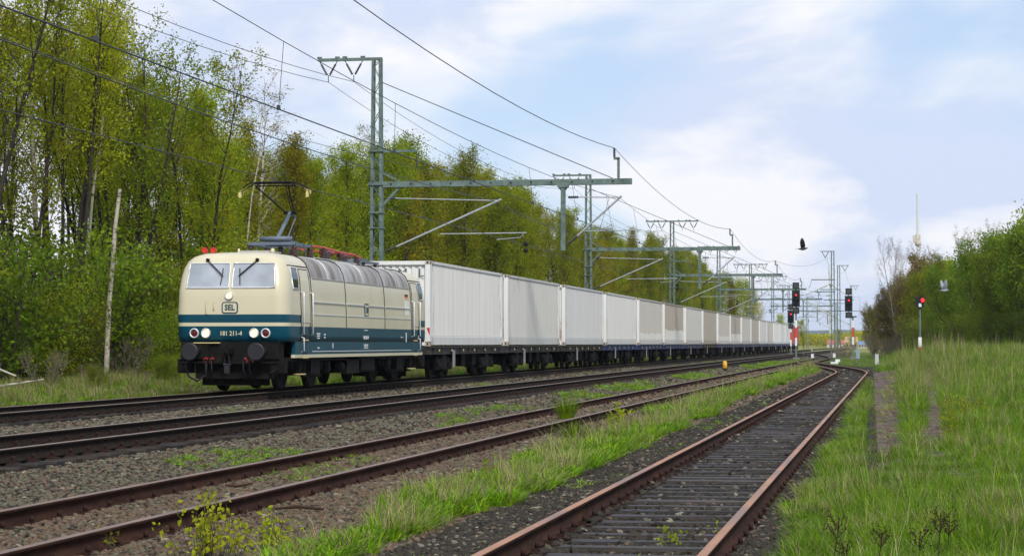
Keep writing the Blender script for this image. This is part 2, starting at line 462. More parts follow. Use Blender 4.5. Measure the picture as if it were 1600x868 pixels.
def clip_mesh():
    b = MB()
    b.box(-.17, .17, -.08, .08, 0, .014)
    for s in (-1, 1):
        b.box(s * .085 - .03, s * .085 + .03, -.035, .035, .014, .045)
        b.lathe([(.021, .045), (.021, .09)], (s * .098, 0, 0), n=5)
    return b.mesh('rail_clip', M_plate)


CLIP = clip_mesh()


def track(label, cxf, czf, t0, t1, step, s0, s1, pitch, mats, smat, clip_to, sl_drop=0.0, name='railway_track', ln=2.5, straight_to=None, skip=None):
    root = thing(name, label, 'railway track', (0, 0, 0), 0, 'railway tracks of the station yard')
    for s in (-.7525, .7525): rail(cxf, czf, s, t0, t1, step, mats, root)
    variants = [sleeper_mesh(m, ln, seed=i) for i, m in enumerate(smat)]
    ts = np.arange(s0, s1, pitch); far = MB(); farc = MB(); k = 0; nc = 0
    for i, t in enumerate(ts):
        if skip and skip(t): continue
        a = math.atan2(-(cxf(t + .5) - cxf(t - .5)), 1); z = czf(t) - .175 - sl_drop + rnd.uniform(-.006, .006)
        jx = rnd.uniform(-.04, .04); jr = rnd.uniform(-.012, .012)
        if k < 300:
            link('sleeper', rnd.choice(variants), root, (cxf(t) + jx, t, z), (0, 0, -(-a) + jr)); k += 1
        else:
            far.cbox((cxf(t), t, z - .06), (ln, .26, .12))
        if t < clip_to:
            for s in (-.7525, .7525):
                if nc < 300: link('rail_clip', CLIP, root, (cxf(t) + s, t, czf(t) - .174), (0, 0, a)); nc += 1
                else:
                    farc.box(cxf(t) + s - .17, cxf(t) + s + .17, t - .08, t + .08, czf(t) - .174, czf(t) - .16)
                    for q in (-1, 1): farc.box(cxf(t) + s + q * .09 - .03, cxf(t) + s + q * .09 + .03, t - .03, t + .03, czf(t) - .16, czf(t) - .09)
    if far.v: tag(far.build('sleeper_row', smat[0], root), None, kind='stuff')
    if farc.v: tag(farc.build('rail_clip_row', M_plate, root), None, kind='stuff')
    return root


track('rusty orange-topped siding track nearest the camera, curving left towards the signals', cx_right, lambda t: ZR, 3, 176, 1.5, 8, 170, .63,
      [M_rust_o, M_rust_d], [M_sleep, M_sleep, M_sleep], 150)
track('reddish-brown siding track beyond the strip of green grass, second from the camera', cx_mid, cz_mid, 3, 292, 2, 14, 288, .63,
      [M_rust_r, M_rust_d], [M_sleepg, M_sleep], 130)
track('dark main line track between the freight train and the reddish siding', lambda t: X2, lambda t: Z2, 3, 600, 3, 22, 420, .6,
      [M_steel, M_mainside], [M_conc, M_sleep], 120, .0, ln=2.45)
track('dark main line track under the freight train', lambda t: XT, lambda t: ZT, 3, 600, 3, 36, 420, .6,
      [M_steel, M_mainside], [M_conc, M_sleep], 70, .0, ln=2.45)

# ------------------------------------------------------------------ ballast and grass (uncountable: geometry-node scatter)
PROTO = {}


def stone_protos():
    out = []
    for i in range(8):
        r = random.Random(50 + i); bm = bmesh.new(); bmesh.ops.create_icosphere(bm, subdivisions=1, radius=1)
        sx, sy, sz = r.uniform(.8, 1.25), r.uniform(.6, 1), r.uniform(.45, .8)
        for v in bm.verts:
            v.co = Vector((v.co.x * sx, v.co.y * sy, v.co.z * sz)) * r.uniform(.75, 1.15)
        bmesh.ops.delete(bm, geom=[v for v in bm.verts if v.co.z < -.55], context='VERTS')
        me = bpy.data.meshes.new('stone'); bm.to_mesh(me); bm.free()
        me.materials.append(STONE[[0, 0, 1, 2, 3, 0, 2, 1][i]]); out.append(bpy.data.objects.new('stone_source', me))
    return out


def blade(V, F, mi, base, h, w, lean, az, m, seg=3):
    d = Vector((math.cos(az), math.sin(az), 0)); side = Vector((-d.y, d.x, 0)); o = len(V)
    for k in range(seg):
        u = k / seg; p = base + d * (lean * h * u * u) + Vector((0, 0, h * u * (1 - .25 * lean * u))); ww = w * (1 - .55 * u)
        V.append(p - side * ww / 2); V.append(p + side * ww / 2)
    V.append(base + d * (lean * h) + Vector((0, 0, h * (1 - .3 * lean))))
    for k in range(seg - 1): F.append((o + 2 * k, o + 2 * k + 1, o + 2 * k + 3, o + 2 * k + 2)); mi.append(m)
    F.append((o + 2 * seg - 2, o + 2 * seg - 1, o + 2 * seg)); mi.append(m)


def tuft_proto(seed, n, h, w, rad, mats, pm, lean=(.2, .9)):
    r = random.Random(seed); V = []; F = []; mi = []
    for i in range(n):
        a = r.uniform(0, 2 * PI); q = rad * math.sqrt(r.random())
        blade(V, F, mi, Vector((q * math.cos(a), q * math.sin(a), -.02)), h * r.uniform(.45, 1.1), w * r.uniform(.6, 1.2), r.uniform(*lean), a + r.uniform(-1, 1),
              r.choices(range(len(mats)), pm)[0])
    me = bpy.data.meshes.new('tuft'); me.from_pydata(V, [], F)
    for m in mats: me.materials.append(m)
    me.polygons.foreach_set('material_index', mi); me.update()
    return bpy.data.objects.new('tuft_source', me)


def scatter(name, P, S, Rz, idx, protos, label, tilt=None):
    n = len(P); me = bpy.data.meshes.new(name); me.vertices.add(n); me.vertices.foreach_set('co', np.asarray(P, np.float32).ravel())
    a = me.attributes.new('sc', 'FLOAT_VECTOR', 'POINT'); a.data.foreach_set('vector', np.asarray(S, np.float32).ravel())
    R = np.zeros((n, 3), np.float32); R[:, 2] = Rz
    if tilt is not None: R[:, :2] = tilt
    a = me.attributes.new('rt', 'FLOAT_VECTOR', 'POINT'); a.data.foreach_set('vector', R.ravel())
    a = me.attributes.new('ix', 'INT', 'POINT'); a.data.foreach_set('value', np.asarray(idx, np.int32))
    o = link(name, me); tag(o, label, kind='stuff')
    ng = bpy.data.node_groups.new(name + '_scatter', 'GeometryNodeTree')
    ng.interface.new_socket('Geometry', in_out='INPUT', socket_type='NodeSocketGeometry')
    ng.interface.new_socket('Geometry', in_out='OUTPUT', socket_type='NodeSocketGeometry')
    gi = ng.nodes.new('NodeGroupInput'); go = ng.nodes.new('NodeGroupOutput')
    iop = ng.nodes.new('GeometryNodeInstanceOnPoints'); g2i = ng.nodes.new('GeometryNodeGeometryToInstance')
    for p in reversed(protos):
        oi = ng.nodes.new('GeometryNodeObjectInfo'); oi.inputs['Object'].default_value = p; oi.inputs['As Instance'].default_value = True
        ng.links.new(oi.outputs['Geometry'], g2i.inputs[0])
    m2p = ng.nodes.new('GeometryNodeMeshToPoints')

    def attr(nm, ty):
        q = ng.nodes.new('GeometryNodeInputNamedAttribute'); q.data_type = ty; q.inputs[0].default_value = nm; return q.outputs[0]
    ng.links.new(gi.outputs[0], m2p.inputs[0]); ng.links.new(m2p.outputs[0], iop.inputs['Points'])
    ng.links.new(g2i.outputs[0], iop.inputs['Instance']); iop.inputs['Pick Instance'].default_value = True
    ng.links.new(attr('ix', 'INT'), iop.inputs['Instance Index'])
    e2r = ng.nodes.new('FunctionNodeEulerToRotation'); ng.links.new(attr('rt', 'FLOAT_VECTOR'), e2r.inputs[0])
    ng.links.new(e2r.outputs[0], iop.inputs['Rotation']); ng.links.new(attr('sc', 'FLOAT_VECTOR'), iop.inputs['Scale'])
    ng.links.new(iop.outputs[0], go.inputs[0])
    md = o.modifiers.new('scatter', 'NODES'); md.node_group = ng
    return o


def infrustum(x, y, m=1.6):
    c, s = math.cos(yaw), math.sin(yaw); xc = x * c + y * s; d = -x * s + y * c
    return (d > 8) & (np.abs(xc) < d * .2395 + m)


def rnd_points(x0, x1, t0, t1, dens, r):
    n = int((x1 - x0) * (t1 - t0) * dens); x = r.uniform(x0, x1, n); y = r.uniform(t0, t1, n); k = infrustum(x, y)
    return x[k], y[k]


def build_ballast():
    r = np.random.default_rng(5); X = []; Y = []; S = []
    for t0, t1, dens, sz in ((11, 24, 560, .029), (24, 36, 330, .033), (36, 55, 120, .042), (55, 85, 42, .055), (85, 130, 14, .08)):
        x, y = rnd_points(-26, -.7, t0, t1, dens, r); X.append(x); Y.append(y); S.append(np.full(len(x), sz) * r.uniform(.55, 1.35, len(x)))
    x = np.concatenate(X); y = np.concatenate(Y); s = np.concatenate(S)
    cr = np.array([cx_right(t) for t in y]) if True else XR
    keep = np.ones(len(x), bool)
    for cxv, tt in ((cr, 'r'), (np.array([cx_mid(t) for t in y]), 'm'), (np.full(len(x), X2), '2'), (np.full(len(x), XT), 't')):
        for o in (-.7525, .7525): keep &= np.abs(x - cxv - o) > .085
        if tt in 'r':
            ph = ((y - 8 + .315) % .63) - .315; on = (np.abs(x - cxv) < .70) & (np.abs(ph) < .16)
            keep &= ~on | (r.random(len(x)) < .07)
        if tt in '2t':
            ph = ((y - (22 if tt == '2' else 36) + .3) % .6) - .3; on = (np.abs(x - cxv) < 1.32) & (np.abs(ph) < .13)
            keep &= ~on | (r.random(len(x)) < .12)
        if tt == 'm':
            ph = ((y - 14 + .315) % .63) - .315; on = (np.abs(x - cxv) < 1.2) & (np.abs(ph) < .12)
            keep &= ~on | (r.random(len(x)) < .62)
    keep &= x > -20.3 - r.random(len(x)) * .6
    keep &= ~((x > -1.0) & (r.random(len(x)) < .5))
    x, y, s = x[keep], y[keep], s[keep]; n = len(x); btw = (x > XR - .66) & (x < XR + .66)
    s = np.where(btw & (r.random(n) < .4), s * 1.35, s)
    z = gz(x, y) + s * .25 + btw * r.random(n) ** 2 * .05
    # kinds by place: dark by the near siding, brown by the second, grey around the main line
    u = r.random(n); idx = np.where(u < .55, r.choice([0, 5, 7, 3], n), r.choice([1, 2, 6, 0], n))
    nr = x > -3.8; idx = np.where(nr & (r.random(n) < .8), r.choice([3, 6], n), idx)
    md = (x < -3.8) & (x > -8.2); idx = np.where(md & (r.random(n) < .55), r.choice([2, 7], n), idx)
    idx = np.where(r.random(n) < .025, 4, idx)
    scatter('ballast', np.stack([x, y, z], 1), np.stack([s, s, s], 1), r.uniform(0, 6.28, n), idx, stone_protos(),
            'broken stone ballast lying around and between the tracks', r.uniform(-.5, .5, (n, 2)))
    return n


NB = build_ballast()


def vnoise(x, y, f, seed=0):
    return np.array([mnoise.noise(Vector((a * f, b * f, seed * 7.3))) for a, b in zip(x, y)])


def ramp_edge(t): return -.30 - .0098 * (t - 22)


def build_grass():
    r = np.random.default_rng(8)
    gm = [M_grass, M_grass2, M_grassd, M_straw]
    tall = [tuft_proto(100 + i, 26, .34, .0085, .10, gm, pm) for i, pm in enumerate(([6, 3, 3, .5], [3, 6, 2, .2], [5, 2, 3, 1.5], [1, 1, 1, 5]))]
    tall += [tuft_proto(110, 16, .60, .007, .08, gm, [2, 1, 1, 3], (.1, .6))]
    broad = [tuft_proto(120 + i, 22, .20, .021, .10, gm, pm, (.4, 1.3)) for i, pm in enumerate(([2, 7, 1, .1], [3, 5, 1, .2], [5, 3, 2, .4]))]
    # meadow right of the sidings
    X = []; Y = []; SS = []
    for t0, t1, dens, sc in ((10, 26, 130, .8), (26, 45, 70, 1.0), (45, 80, 28, 1.35), (80, 150, 9, 1.9), (150, 330, 2.0, 2.6)):
        x, y = rnd_points(-8 if t0 > 120 else -1.1, 34, t0, t1, dens, r); X.append(x); Y.append(y); SS.append(np.full(len(x), sc))
    x = np.concatenate(X); y = np.concatenate(Y); s = np.concatenate(SS)
    e = ramp_edge(y); nz = vnoise(x, y * .35, 2.1, 1)
    keep = (x > -.96 + nz * .22 + .20 * (1 - sm(12, 22, y))) | (y > 150)
    cr = np.array([cx_right(t) for t in y]); keep &= x > cr + np.where(y > 100, 1.75, 1.03); keep &= x > np.array([cx_mid(t) for t in y]) + 2.1
    rampw = .17 + .0125 * y + .16 * nz
    on = (x > e) & (x < e + rampw) & (y > 24.5 + nz * 9) & (y < 118)
    vp = vnoise(x * 2, y * .5, .9, 4) > .22
    keep &= ~on | (r.random(len(x)) < .12 + .35 * vp)
    bx = .0137 * y - .03; bare = (x > bx + .05 * nz) & (x < bx + np.where(y < 36, .50, .34 + .002 * y) + .1 * nz) & (y > 27.5 + 10 * nz) & (y < 95)
    keep &= ~bare | (r.random(len(x)) < np.where(y > 40, .38, .14))
    x, y, s, nz, on, bare = x[keep], y[keep], s[keep], nz[keep], on[keep], bare[keep]; n = len(x)
    z = gz(x, y)
    nn = vnoise(x, y * .6, .9, 2)
    hs = s * r.uniform(.55, 1.25, n) * (1 + .9 * nn); hs = hs * (.55 + .45 * sm(-1.0, -.2, x)) * .82 * np.where(on | bare, .35, 1) * np.where((y > 95) & (x < -.9), .32, 1)
    n3 = vnoise(x * 1.3, y * .7, .8, 12); idx = np.where(n3 + r.normal(0, .22, n) > .12, 1, np.where(n3 + r.normal(0, .22, n) < -.16, 2, 0)); idx = np.where(r.random(n) < .06 + .30 * (nn > .18), 3, idx); idx = np.where(r.random(n) < .09, 4, idx)
    q = x / y; dry = (y > 62) & (y < 140) & (q > .002) & (q < .030 + .01 * nz); idx = np.where(dry & (r.random(n) < .62), np.where(r.random(n) < .5, 3, 4), idx); hs = np.where(dry, hs * 1.35, hs)
    idx = np.where((on | bare) & (r.random(n) < .5), 3, idx)
    scatter('meadow_grass', np.stack([x, y, z], 1), np.stack([s, s, hs], 1), r.uniform(0, 6.28, n), idx, tall,
            'tall green meadow grass with dry stalks to the right of the sidings')
    # strip between the two sidings
    X = []; Y = []; SS = []
    for t0, t1, dens, sc in ((11, 26, 210, 1.0), (26, 45, 110, 1.25), (45, 90, 45, 1.7), (90, 170, 12, 2.2)):
        x, y = rnd_points(-6.2, -3.2, t0, t1, dens, r); X.append(x); Y.append(y); SS.append(np.full(len(x), sc))
    x = np.concatenate(X); y = np.concatenate(Y); s = np.concatenate(SS)
    nz = vnoise(x * .5, y * .35, 1.0, 5); c = -4.25 - .55 * sm(20, 70, y) - .25 * nz
    hw = .40 + .10 * sm(20, 45, y) + .45 * vnoise(np.zeros(len(x)), y, .22, 6) + .15 * nz
    pm_ = vnoise(x * 1.5, y * .8, 1.1, 14)
    k = (np.abs(x - c) < hw) & (r.random(len(x)) < .98 + pm_ * 1.1 - (np.abs(x - c) / np.maximum(hw, .05)) ** 2 * .75) & (y < 138) & (x > -5.9) & (x < np.array([cx_right(t) for t in y]) - 1.5)
    x, y, s = x[k], y[k], s[k]; n = len(x)
    hs = s * r.uniform(.7, 1.3, n) * (1 + .5 * vnoise(x, y, .8, 7))
    ix_ = np.where(vnoise(x, y * .6, 1.3, 15) + r.normal(0, .25, n) > 0, 0, r.choice([1, 2], n)); ix_ = np.where(r.random(n) < .06, 3, ix_)
    scatter('grass_strip', np.stack([x, y, gz(x, y)], 1), np.stack([s, s, hs], 1), r.uniform(0, 6.28, n), ix_, broad + [tall[3]],
            'strip of bright green grass between the two rusty sidings')
    # loose weeds and patches beside the main line and along the wood
    X = []; Y = []; SS = []; HH = []
    for (x0, x1, t0, t1, dens, th, sc, hh) in ((-26, -19.4, 40, 72, 26, -.12, 1.3, 1.1), (-26, -19.4, 70, 200, 7, -.35, 2.4, 1.0), (-9.4, -8.3, 22, 60, 22, .12, .8, .7),
                                          (-9.6, -8.1, 60, 200, 7, -.05, 1.6, .7), (-15, -13, 45, 200, 6, .2, 1.3, .5), (-8.0, -5.5, 20, 90, 8, .33, .8, .7),
                                          (-3.4, -.9, 13, 70, 22, .20, .5, .5), (-3.9, -3.2, 13, 70, 9, .15, .7, .6)):
        x, y = rnd_points(x0, x1, t0, t1, dens, r); k = vnoise(x * .6, y * .25, .8, 9) > th
        k &= (np.abs(x - XR + .7525) > .1) & (np.abs(x - XR - .7525) > .1) & (np.abs(x - XM + .7525) > .1) & (np.abs(x - XM - .7525) > .1)
        x, y = x[k], y[k]; X.append(x); Y.append(y); SS.append(np.full(len(x), sc)); HH.append(np.full(len(x), hh * sc))
    x = np.concatenate(X); y = np.concatenate(Y); s = np.concatenate(SS); h = np.concatenate(HH); n = len(x)
    h = h * r.uniform(.5, 1.2, n)
    scatter('trackside_weeds', np.stack([x, y, gz(x, y)], 1), np.stack([s, s, h], 1), r.uniform(0, 6.28, n), np.where(x < -19, r.choice([2, 2, 1, 3], n), r.choice([0, 1, 2, 2], n)), broad + [tall[3]],
            'low weeds and thin grass growing beside the main line and along the wood')


build_grass()


def build_ramp():
    """old loading ramp: courses of small stones, kerb on the track side"""
    root = thing('loading_ramp', 'old overgrown loading ramp paved with dark wet stones, right of the nearest siding', 'ramp')
    r = random.Random(4); b = MB(); t = 21.5
    while t < 118:
        w = .16 if t < 50 else .4; e = ramp_edge(t); x = e + .13; tw = e + 2.1 + .012 * t
        while x < tw:
            ln = r.uniform(.16, .28) * (1 if t < 50 else 2)
            if (t < 27 and r.random() > (t - 21.5) / 5.5) or r.random() < .03:
                x += ln; continue
            z = float(gz(x, t)) + .055 + r.uniform(-.008, .012)
            g = .012
            b.add([(x + g, t + g, z - .06), (x + ln - g, t + g, z - .06), (x + ln - g, t + w - g, z - .06), (x + g, t + w - g, z - .06),
                   (x + g + .01, t + g + .01, z), (x + ln - g - .01, t + g + .01, z + r.uniform(-.006, .006)), (x + ln - g - .01, t + w - g - .01, z), (x + g + .01, t + w - g - .01, z)],
                  [(4, 5, 6, 7), (0, 1, 5, 4), (1, 2, 6, 5), (2, 3, 7, 6), (3, 0, 4, 7)])
            x += ln
        t += w
    o = b.build('paving_stones', M_sett, root); o['kind'] = 'stuff'
    t = 23.5
    km = MB(); km.box(-.06, .06, 0, .97, -.3, .08); me = km.mesh('kerb_stone', mat('dark_kerb', (0.034, 0.027, 0.022), 0.85, spec=.08, var=.4, scale=6, bump=.4))
    while t < 117:
        link('kerb_stone', me, root, (ramp_edge(t) + .06, t, float(gz(ramp_edge(t) + .2, t)) + r.uniform(-.01, .01)), (0, 0, .0098)); t += 1


build_ramp()

# ------------------------------------------------------------------ locomotive (local: x to the right of the train's nose seen from the front, y back along the train)
LW = [(0.88, 1.50), (1.30, 1.495), (2.0, 1.50), (2.62, 1.475), (3.0, 1.44), (3.2, 1.39), (3.38, 1.30), (3.50, 1.17), (3.58, .98), (3.63, .6), (3.65, .2)]
LY = [(0.88, .75), (1.30, .70), (1.62, .64), (2.0, .62), (2.62, .64), (3.32, .84), (3.42, .89), (3.52, 1.0), (3.58, 1.18), (3.63, 1.7), (3.65, 2.4)]


def lint(tab, z): return float(np.interp(z, [a for a, _ in tab], [b for _, b in tab]))


LRX, LRY, LP = .34, .52, 2.4


def front_y(x, z):
    w = lint(LW, z); y0 = lint(LY, z); rx = min(LRX, w * .6); q = (abs(x) - (w - rx)) / rx
    if q <= 0: return y0
    return y0 + LRY * (1 - (1 - min(q, 1) ** LP) ** (1 / LP))


def side_x(y, z):
    w = lint(LW, z); y0 = lint(LY, z); q = 1 - (y - y0) / LRY
    if y > 9: q = 1 - ((17.94 - y) - y0) / LRY
    if q <= 0: return w
    q = min(q, 1); rx = min(LRX, w * .6); return w - rx + rx * (1 - q ** LP) ** (1 / LP)


def loco():
    root = thing('electric_locomotive', 'cream and petrol-blue electric locomotive with raised pantograph leading the white container train', 'locomotive', (XT, 51.9, ZT))
    LEN = 17.94
    zs = [1.30, 1.46, 1.62, 1.70, 1.79, 2.0, 2.2, 2.4, 2.62, 2.8, 3.0, 3.1, 3.2, 3.3, 3.38, 3.44, 3.50, 3.54, 3.58, 3.61, 3.63, 3.65]
    # contour in plan for a level: list of points all round, fixed parameter count
    ymid = [2.75, 3.0, 3.06, 6.64, 9.0, 11.3, 14.88, 14.94, 15.2]

    def contour(z):
        w = lint(LW, z); y0 = lint(LY, z); rx = min(LRX, w * .6); pts = []
        for u in (0, .33, .66, 1): pts.append(((w - rx) * u, y0))
        for k in range(1, 9):
            a = k / 8 * PI / 2; pts.append((w - rx + rx * math.sin(a) ** (2 / LP), y0 + LRY * (1 - math.cos(a) ** (2 / LP))))
        half = pts
        side = [(w, max(y, y0 + LRY)) for y in ymid]
        q = half + side + [(x, LEN - y) for x, y in reversed(half)]
        return q + [(-x, y) for x, y in reversed(q)][1:-1]
    rings = [contour(z) for z in zs]; n = len(rings[0]); V = [(x, y, z) for z, rg in zip(zs, rings) for x, y in rg]
    F = []; mi = []
    for i in range(len(zs) - 1):
        zc = (zs[i] + zs[i + 1]) / 2
        for j in range(n):
            a, b_ = i * n + j, i * n + (j + 1) % n
            yc = (V[a][1] + V[b_][1]) / 2; F.append((a, b_, b_ + n, a + n))
            end = yc < 2.9 or yc > LEN - 2.9
            if zc < 1.70: m = 1 if True else 0
            elif zc < 1.79: m = 0
            elif zc < 2.0: m = 1 if (yc < 2.75 or yc > LEN - 2.75) else 0
            elif zc > 3.0 and not end: m = 2
            else: m = 0
            mi.append(m)
    F.append(tuple((len(zs) - 1) * n + j for j in range(n))); mi.append(3)
    F.append(tuple(j for j in range(n))[::-1]); mi.append(4)
    me = bpy.data.meshes.new('body'); me.from_pydata(V, [], F)
    for m in (M_cream, M_blue, M_roofs, M_grey, M_black): me.materials.append(m)
    me.polygons.foreach_set('material_index', mi)
    me.polygons.foreach_set('use_smooth', [len(f) < 5 for f in F]); me.update()
    link('body', me, root)
    # side skirts with cream sill
    for s in (-1, 1):
        b = MB(); b.box(min(s * 1.40, s * 1.499), max(s * 1.40, s * 1.499), 1.45, 16.5, .97, 1.302, 0)
        b.box(min(s * 1.40, s * 1.507), max(s * 1.40, s * 1.507), 1.40, 16.54, .885, .97, 1)
        b.build('skirt', [M_blue, M_cream], root)
        b = MB(); b.box(min(s * 1.499, s * 1.512), max(s * 1.499, s * 1.512), 3.1, 14.85, 1.035, 1.058)
        b.build('trim_strip', M_alu, root)['label'] = 'thin white line along the bottom of the blue side'
        # panel trims, seams
        for (a, c) in ((3.2, 6.55), (6.75, 11.2), (11.4, 14.8)):
            for z in (2.36, 2.03):
                b = MB(); b.box(min(s * 1.45, s * 1.515), max(s * 1.45, s * 1.515), a, c, z - .013, z + .013); b.build('trim_strip', M_alu, root)
            b = MB(); x = side_x(9, 2.98); b.box(min(s * (x - .03), s * (x + .018)), max(s * (x - .03), s * (x + .018)), a, c, 2.985, 3.01)
            b.build('gutter', M_grey, root)
        for y in (3.03, 6.64, 11.3, 14.91):
            b = MB(); zz = [1.69, 2.0, 2.62, 3.0, 3.2, 3.38, 3.50, 3.58, 3.63]
            b.tube([(s * (side_x(9, z) - .004), y, z + (.012 if z > 3.3 else 0)) for z in zz], .021, 5); b.build('panel_seam', M_rubber, root)
        for y in (4.9, 8.9, 13.1):
            b = MB(); zz = [3.02, 3.2, 3.38, 3.50, 3.58, 3.63]
            b.tube([(s * (side_x(9, z) - .003), y, z + (.006 if z > 3.3 else 0)) for z in zz], .012, 4); b.build('roof_joint', M_alu, root)
        # cab doors, handrails, steps, side windows at both ends
        for e in (0, 1):
            Y = (lambda y: LEN - y) if e else (lambda y: y)

            def patch(y0, y1, z0, z1, off, ny=4, nz=5):
                VV = []; FF = []
                for i in range(nz + 1):
                    for j in range(ny + 1):
                        yy = Y(y0 + (y1 - y0) * j / ny); z = z0 + (z1 - z0) * i / nz; VV.append((s * (side_x(yy, z) + off), yy, z))
                for i in range(nz):
                    for j in range(ny): FF.append((i * (ny + 1) + j, i * (ny + 1) + j + 1, (i + 1) * (ny + 1) + j + 1, (i + 1) * (ny + 1) + j))
                return VV, FF
            b = MB(); VV, FF = patch(1.98, 2.86, 1.80, 3.18, .012); b.add(VV, FF, 0, False)
            dr = b.build('door', [M_cream], root)
            b = MB(); pts = [(s * (side_x(Y(2.86), z) + .01), Y(2.86), z) for z in (1.32, 2.0, 2.62, 3.0, 3.2)] + [(s * (side_x(Y(1.98), z) + .01), Y(1.98), z) for z in (3.2, 3.0, 2.62, 2.0, 1.32)]
            b.tube(pts, .009, 4); b.build('door_seal', M_rubber, dr)
            b = MB(); b.tube([(s * (side_x(Y(q), 3.27) + .01), Y(q), 3.27) for q in (1.15, 1.8, 2.5, 2.95)], .014, 4); b.build('rain_gutter', M_rubber, root)
            b = MB(); VV, FF = patch(1.28, 1.82, 2.67, 3.22, .012); b.add(VV, FF, 0, True)
            wn = b.build('side_window', [M_dglass], root)
            b = MB(); ring = [(1.28, 2.67), (1.82, 2.67), (1.82, 3.22), (1.28, 3.22), (1.28, 2.67)]
            b.tube([(s * (side_x(Y(q), z) + .012), Y(q), z) for q, z in ring], .022, 4); b.build('window_frame', [M_alu], wn)
            for q in (2.02, 2.9):
                b = MB(); xx = s * 1.565; b.tube([(s * 1.48, Y(q), 2.60), (xx, Y(q), 2.58), (xx, Y(q), 1.50), (s * 1.5, Y(q), 1.48)], .02, 6); b.build('handrail', M_alu, root)
            b = MB(); b.tube([(s * 1.5, Y(2.02), 1.42), (s * 1.57, Y(2.02), 1.40), (s * 1.57, Y(2.02), 1.06), (s * 1.5, Y(2.02), 1.04)], .016, 6); b.build('handrail', M_alu, root)
            for z in (1.36, .90):
                b = MB(); b.box(min(s * 1.36, s * 1.503), max(s * 1.36, s * 1.503), *sorted((Y(2.18), Y(2.62))), z, z + .12, 0)
                b.box(min(s * 1.40, s * 1.53), max(s * 1.40, s * 1.53), *sorted((Y(2.16), Y(2.64))), z - .03, z, 1); b.build('step_recess', [M_rubber, M_yhorn], root)
            b = MB(); b.box(min(s * 1.25, s * 1.45), max(s * 1.25, s * 1.45), *sorted((Y(2.16), Y(2.64))), .44, .47, 1)
            for q in (2.2, 2.6): b.box(min(s * 1.40, s * 1.44), max(s * 1.40, s * 1.44), *sorted((Y(q - .015), Y(q + .015))), .47, .9, 0)
            b.build('step', [M_black, M_yhorn], root)
    # both faces
    for e in (0, 1):
        sg = -1 if e == 0 else 1

        def fp(x, z, off=0.0):
            y = front_y(x, z) - off
            return (x, y if e == 0 else LEN - y, z)
        for s in (-1, 1):
            b = MB(); V = []; F = []; nx, nz = 8, 5; xa, xb = .045, 1.17
            for i in range(nz + 1):
                z = 2.68 + (3.31 - 2.68) * i / nz
                for j in range(nx + 1):
                    x = xa + (xb - .05 * i / nz - xa) * j / nx; V.append(fp(s * x, z, .012))
            for i in range(nz):
                for j in range(nx): F.append((i * (nx + 1) + j, i * (nx + 1) + j + 1, (i + 1) * (nx + 1) + j + 1, (i + 1) * (nx + 1) + j))
            b.add(V, F, 0, True); w = b.build('windscreen', [M_glass], root)
            edge = [V[j] for j in range(nx + 1)] + [V[i * (nx + 1) + nx] for i in range(1, nz + 1)] + [V[nz * (nx + 1) + j] for j in range(nx - 1, -1, -1)] + [V[i * (nx + 1)] for i in range(nz - 1, -1, -1)]
            b = MB(); b.tube(edge, .022, 5); b.build('window_frame', [M_alu], w)
            # wiper
            b = MB(); p0 = Vector(fp(s * .66, 3.40, .05)); p1 = Vector(fp(s * .20, 2.98, .06))
            b.tube([p0, p1], .012, 4); b.tube([p0 + Vector((s * .05, 0, 0)), p1 + Vector((s * .05, 0, .02))], .008, 4)
            b.tube([Vector(fp(s * .22, 3.18, .05)), Vector(fp(s * .26, 2.76, .045))], .012, 4); b.lathe([(.045, -.04), (.045, .04)], p0, 'y', 8)
            b.build('wiper', M_rubber, root)
            # lower lamps
            for xo, lens, nm in ((.64, M_lens if e == 0 else M_redlens, 'headlight'), (.95, M_redlens, 'tail_light')):
                c = Vector(fp(s * xo, 1.52, 0)); b = MB()
                yy = sg
                b.lathe([(.125, 0), (.128, .05 * yy), (.10, .07 * yy), (.10, .03 * yy)], c, 'y', 20); o = b.build(nm, [M_alu], root)
                b = MB(); b.lathe([(.098, .025 * yy), (.07, .045 * yy), (.02, .052 * yy)], c, 'y', 16); b.build('lens', [lens], o)
            # buffers
            b = MB(); Yb = 0 if e == 0 else LEN; q = -sg
            b.lathe([(.12, .62 * q), (.12, .30 * q), (.10, .30 * q), (.10, .06 * q)], (s * .875, Yb, 1.05), 'y', 14)
            b.lathe([(.205, 0), (.222, .012 * q), (.222, .04 * q), (.05, .07 * q)], (s * .875, Yb, 1.05), 'y', 24, smooth=False); b.build('buffer', [M_buffer], root)
            b = MB()
            for k, xo in enumerate((.42, .58)):
                b.tube([(s * xo, Yb + .60 * q, .86), (s * xo, Yb + .45 * q, .80), (s * xo, Yb + .42 * q, .6), (s * (xo + .03), Yb + .5 * q, .42), (s * (xo + .02), Yb + .6 * q, .36)], .022, 6)
            b.build('brake_hose', M_rubber, root)
            b = MB()
            for xo in (.42, .58):
                b.cbox((s * xo, Yb + .58 * q, .88), (.03, .06, .04)); b.tube([(s * xo, Yb + .52 * q, .90), (s * (xo + .07), Yb + .5 * q, .86), (s * (xo + .07), Yb + .5 * q, .78)], .008, 4)
            b.build('hose_cock', M_red, root)
        # top lamp
        c = Vector(fp(-.02, 2.48, 0)); b = MB(); b.lathe([(.105, 0), (.107, .05 * sg), (.085, .065 * sg), (.085, .03 * sg)], c, 'y', 20); o = b.build('headlight', [M_alu], root)
        o['label'] = 'round headlight under the windscreen'
        b = MB(); b.lathe([(.083, .025 * sg), (.05, .045 * sg), (.02, .05 * sg)], c, 'y', 16); b.build('lens', [M_lens if e == 0 else M_glass], o)
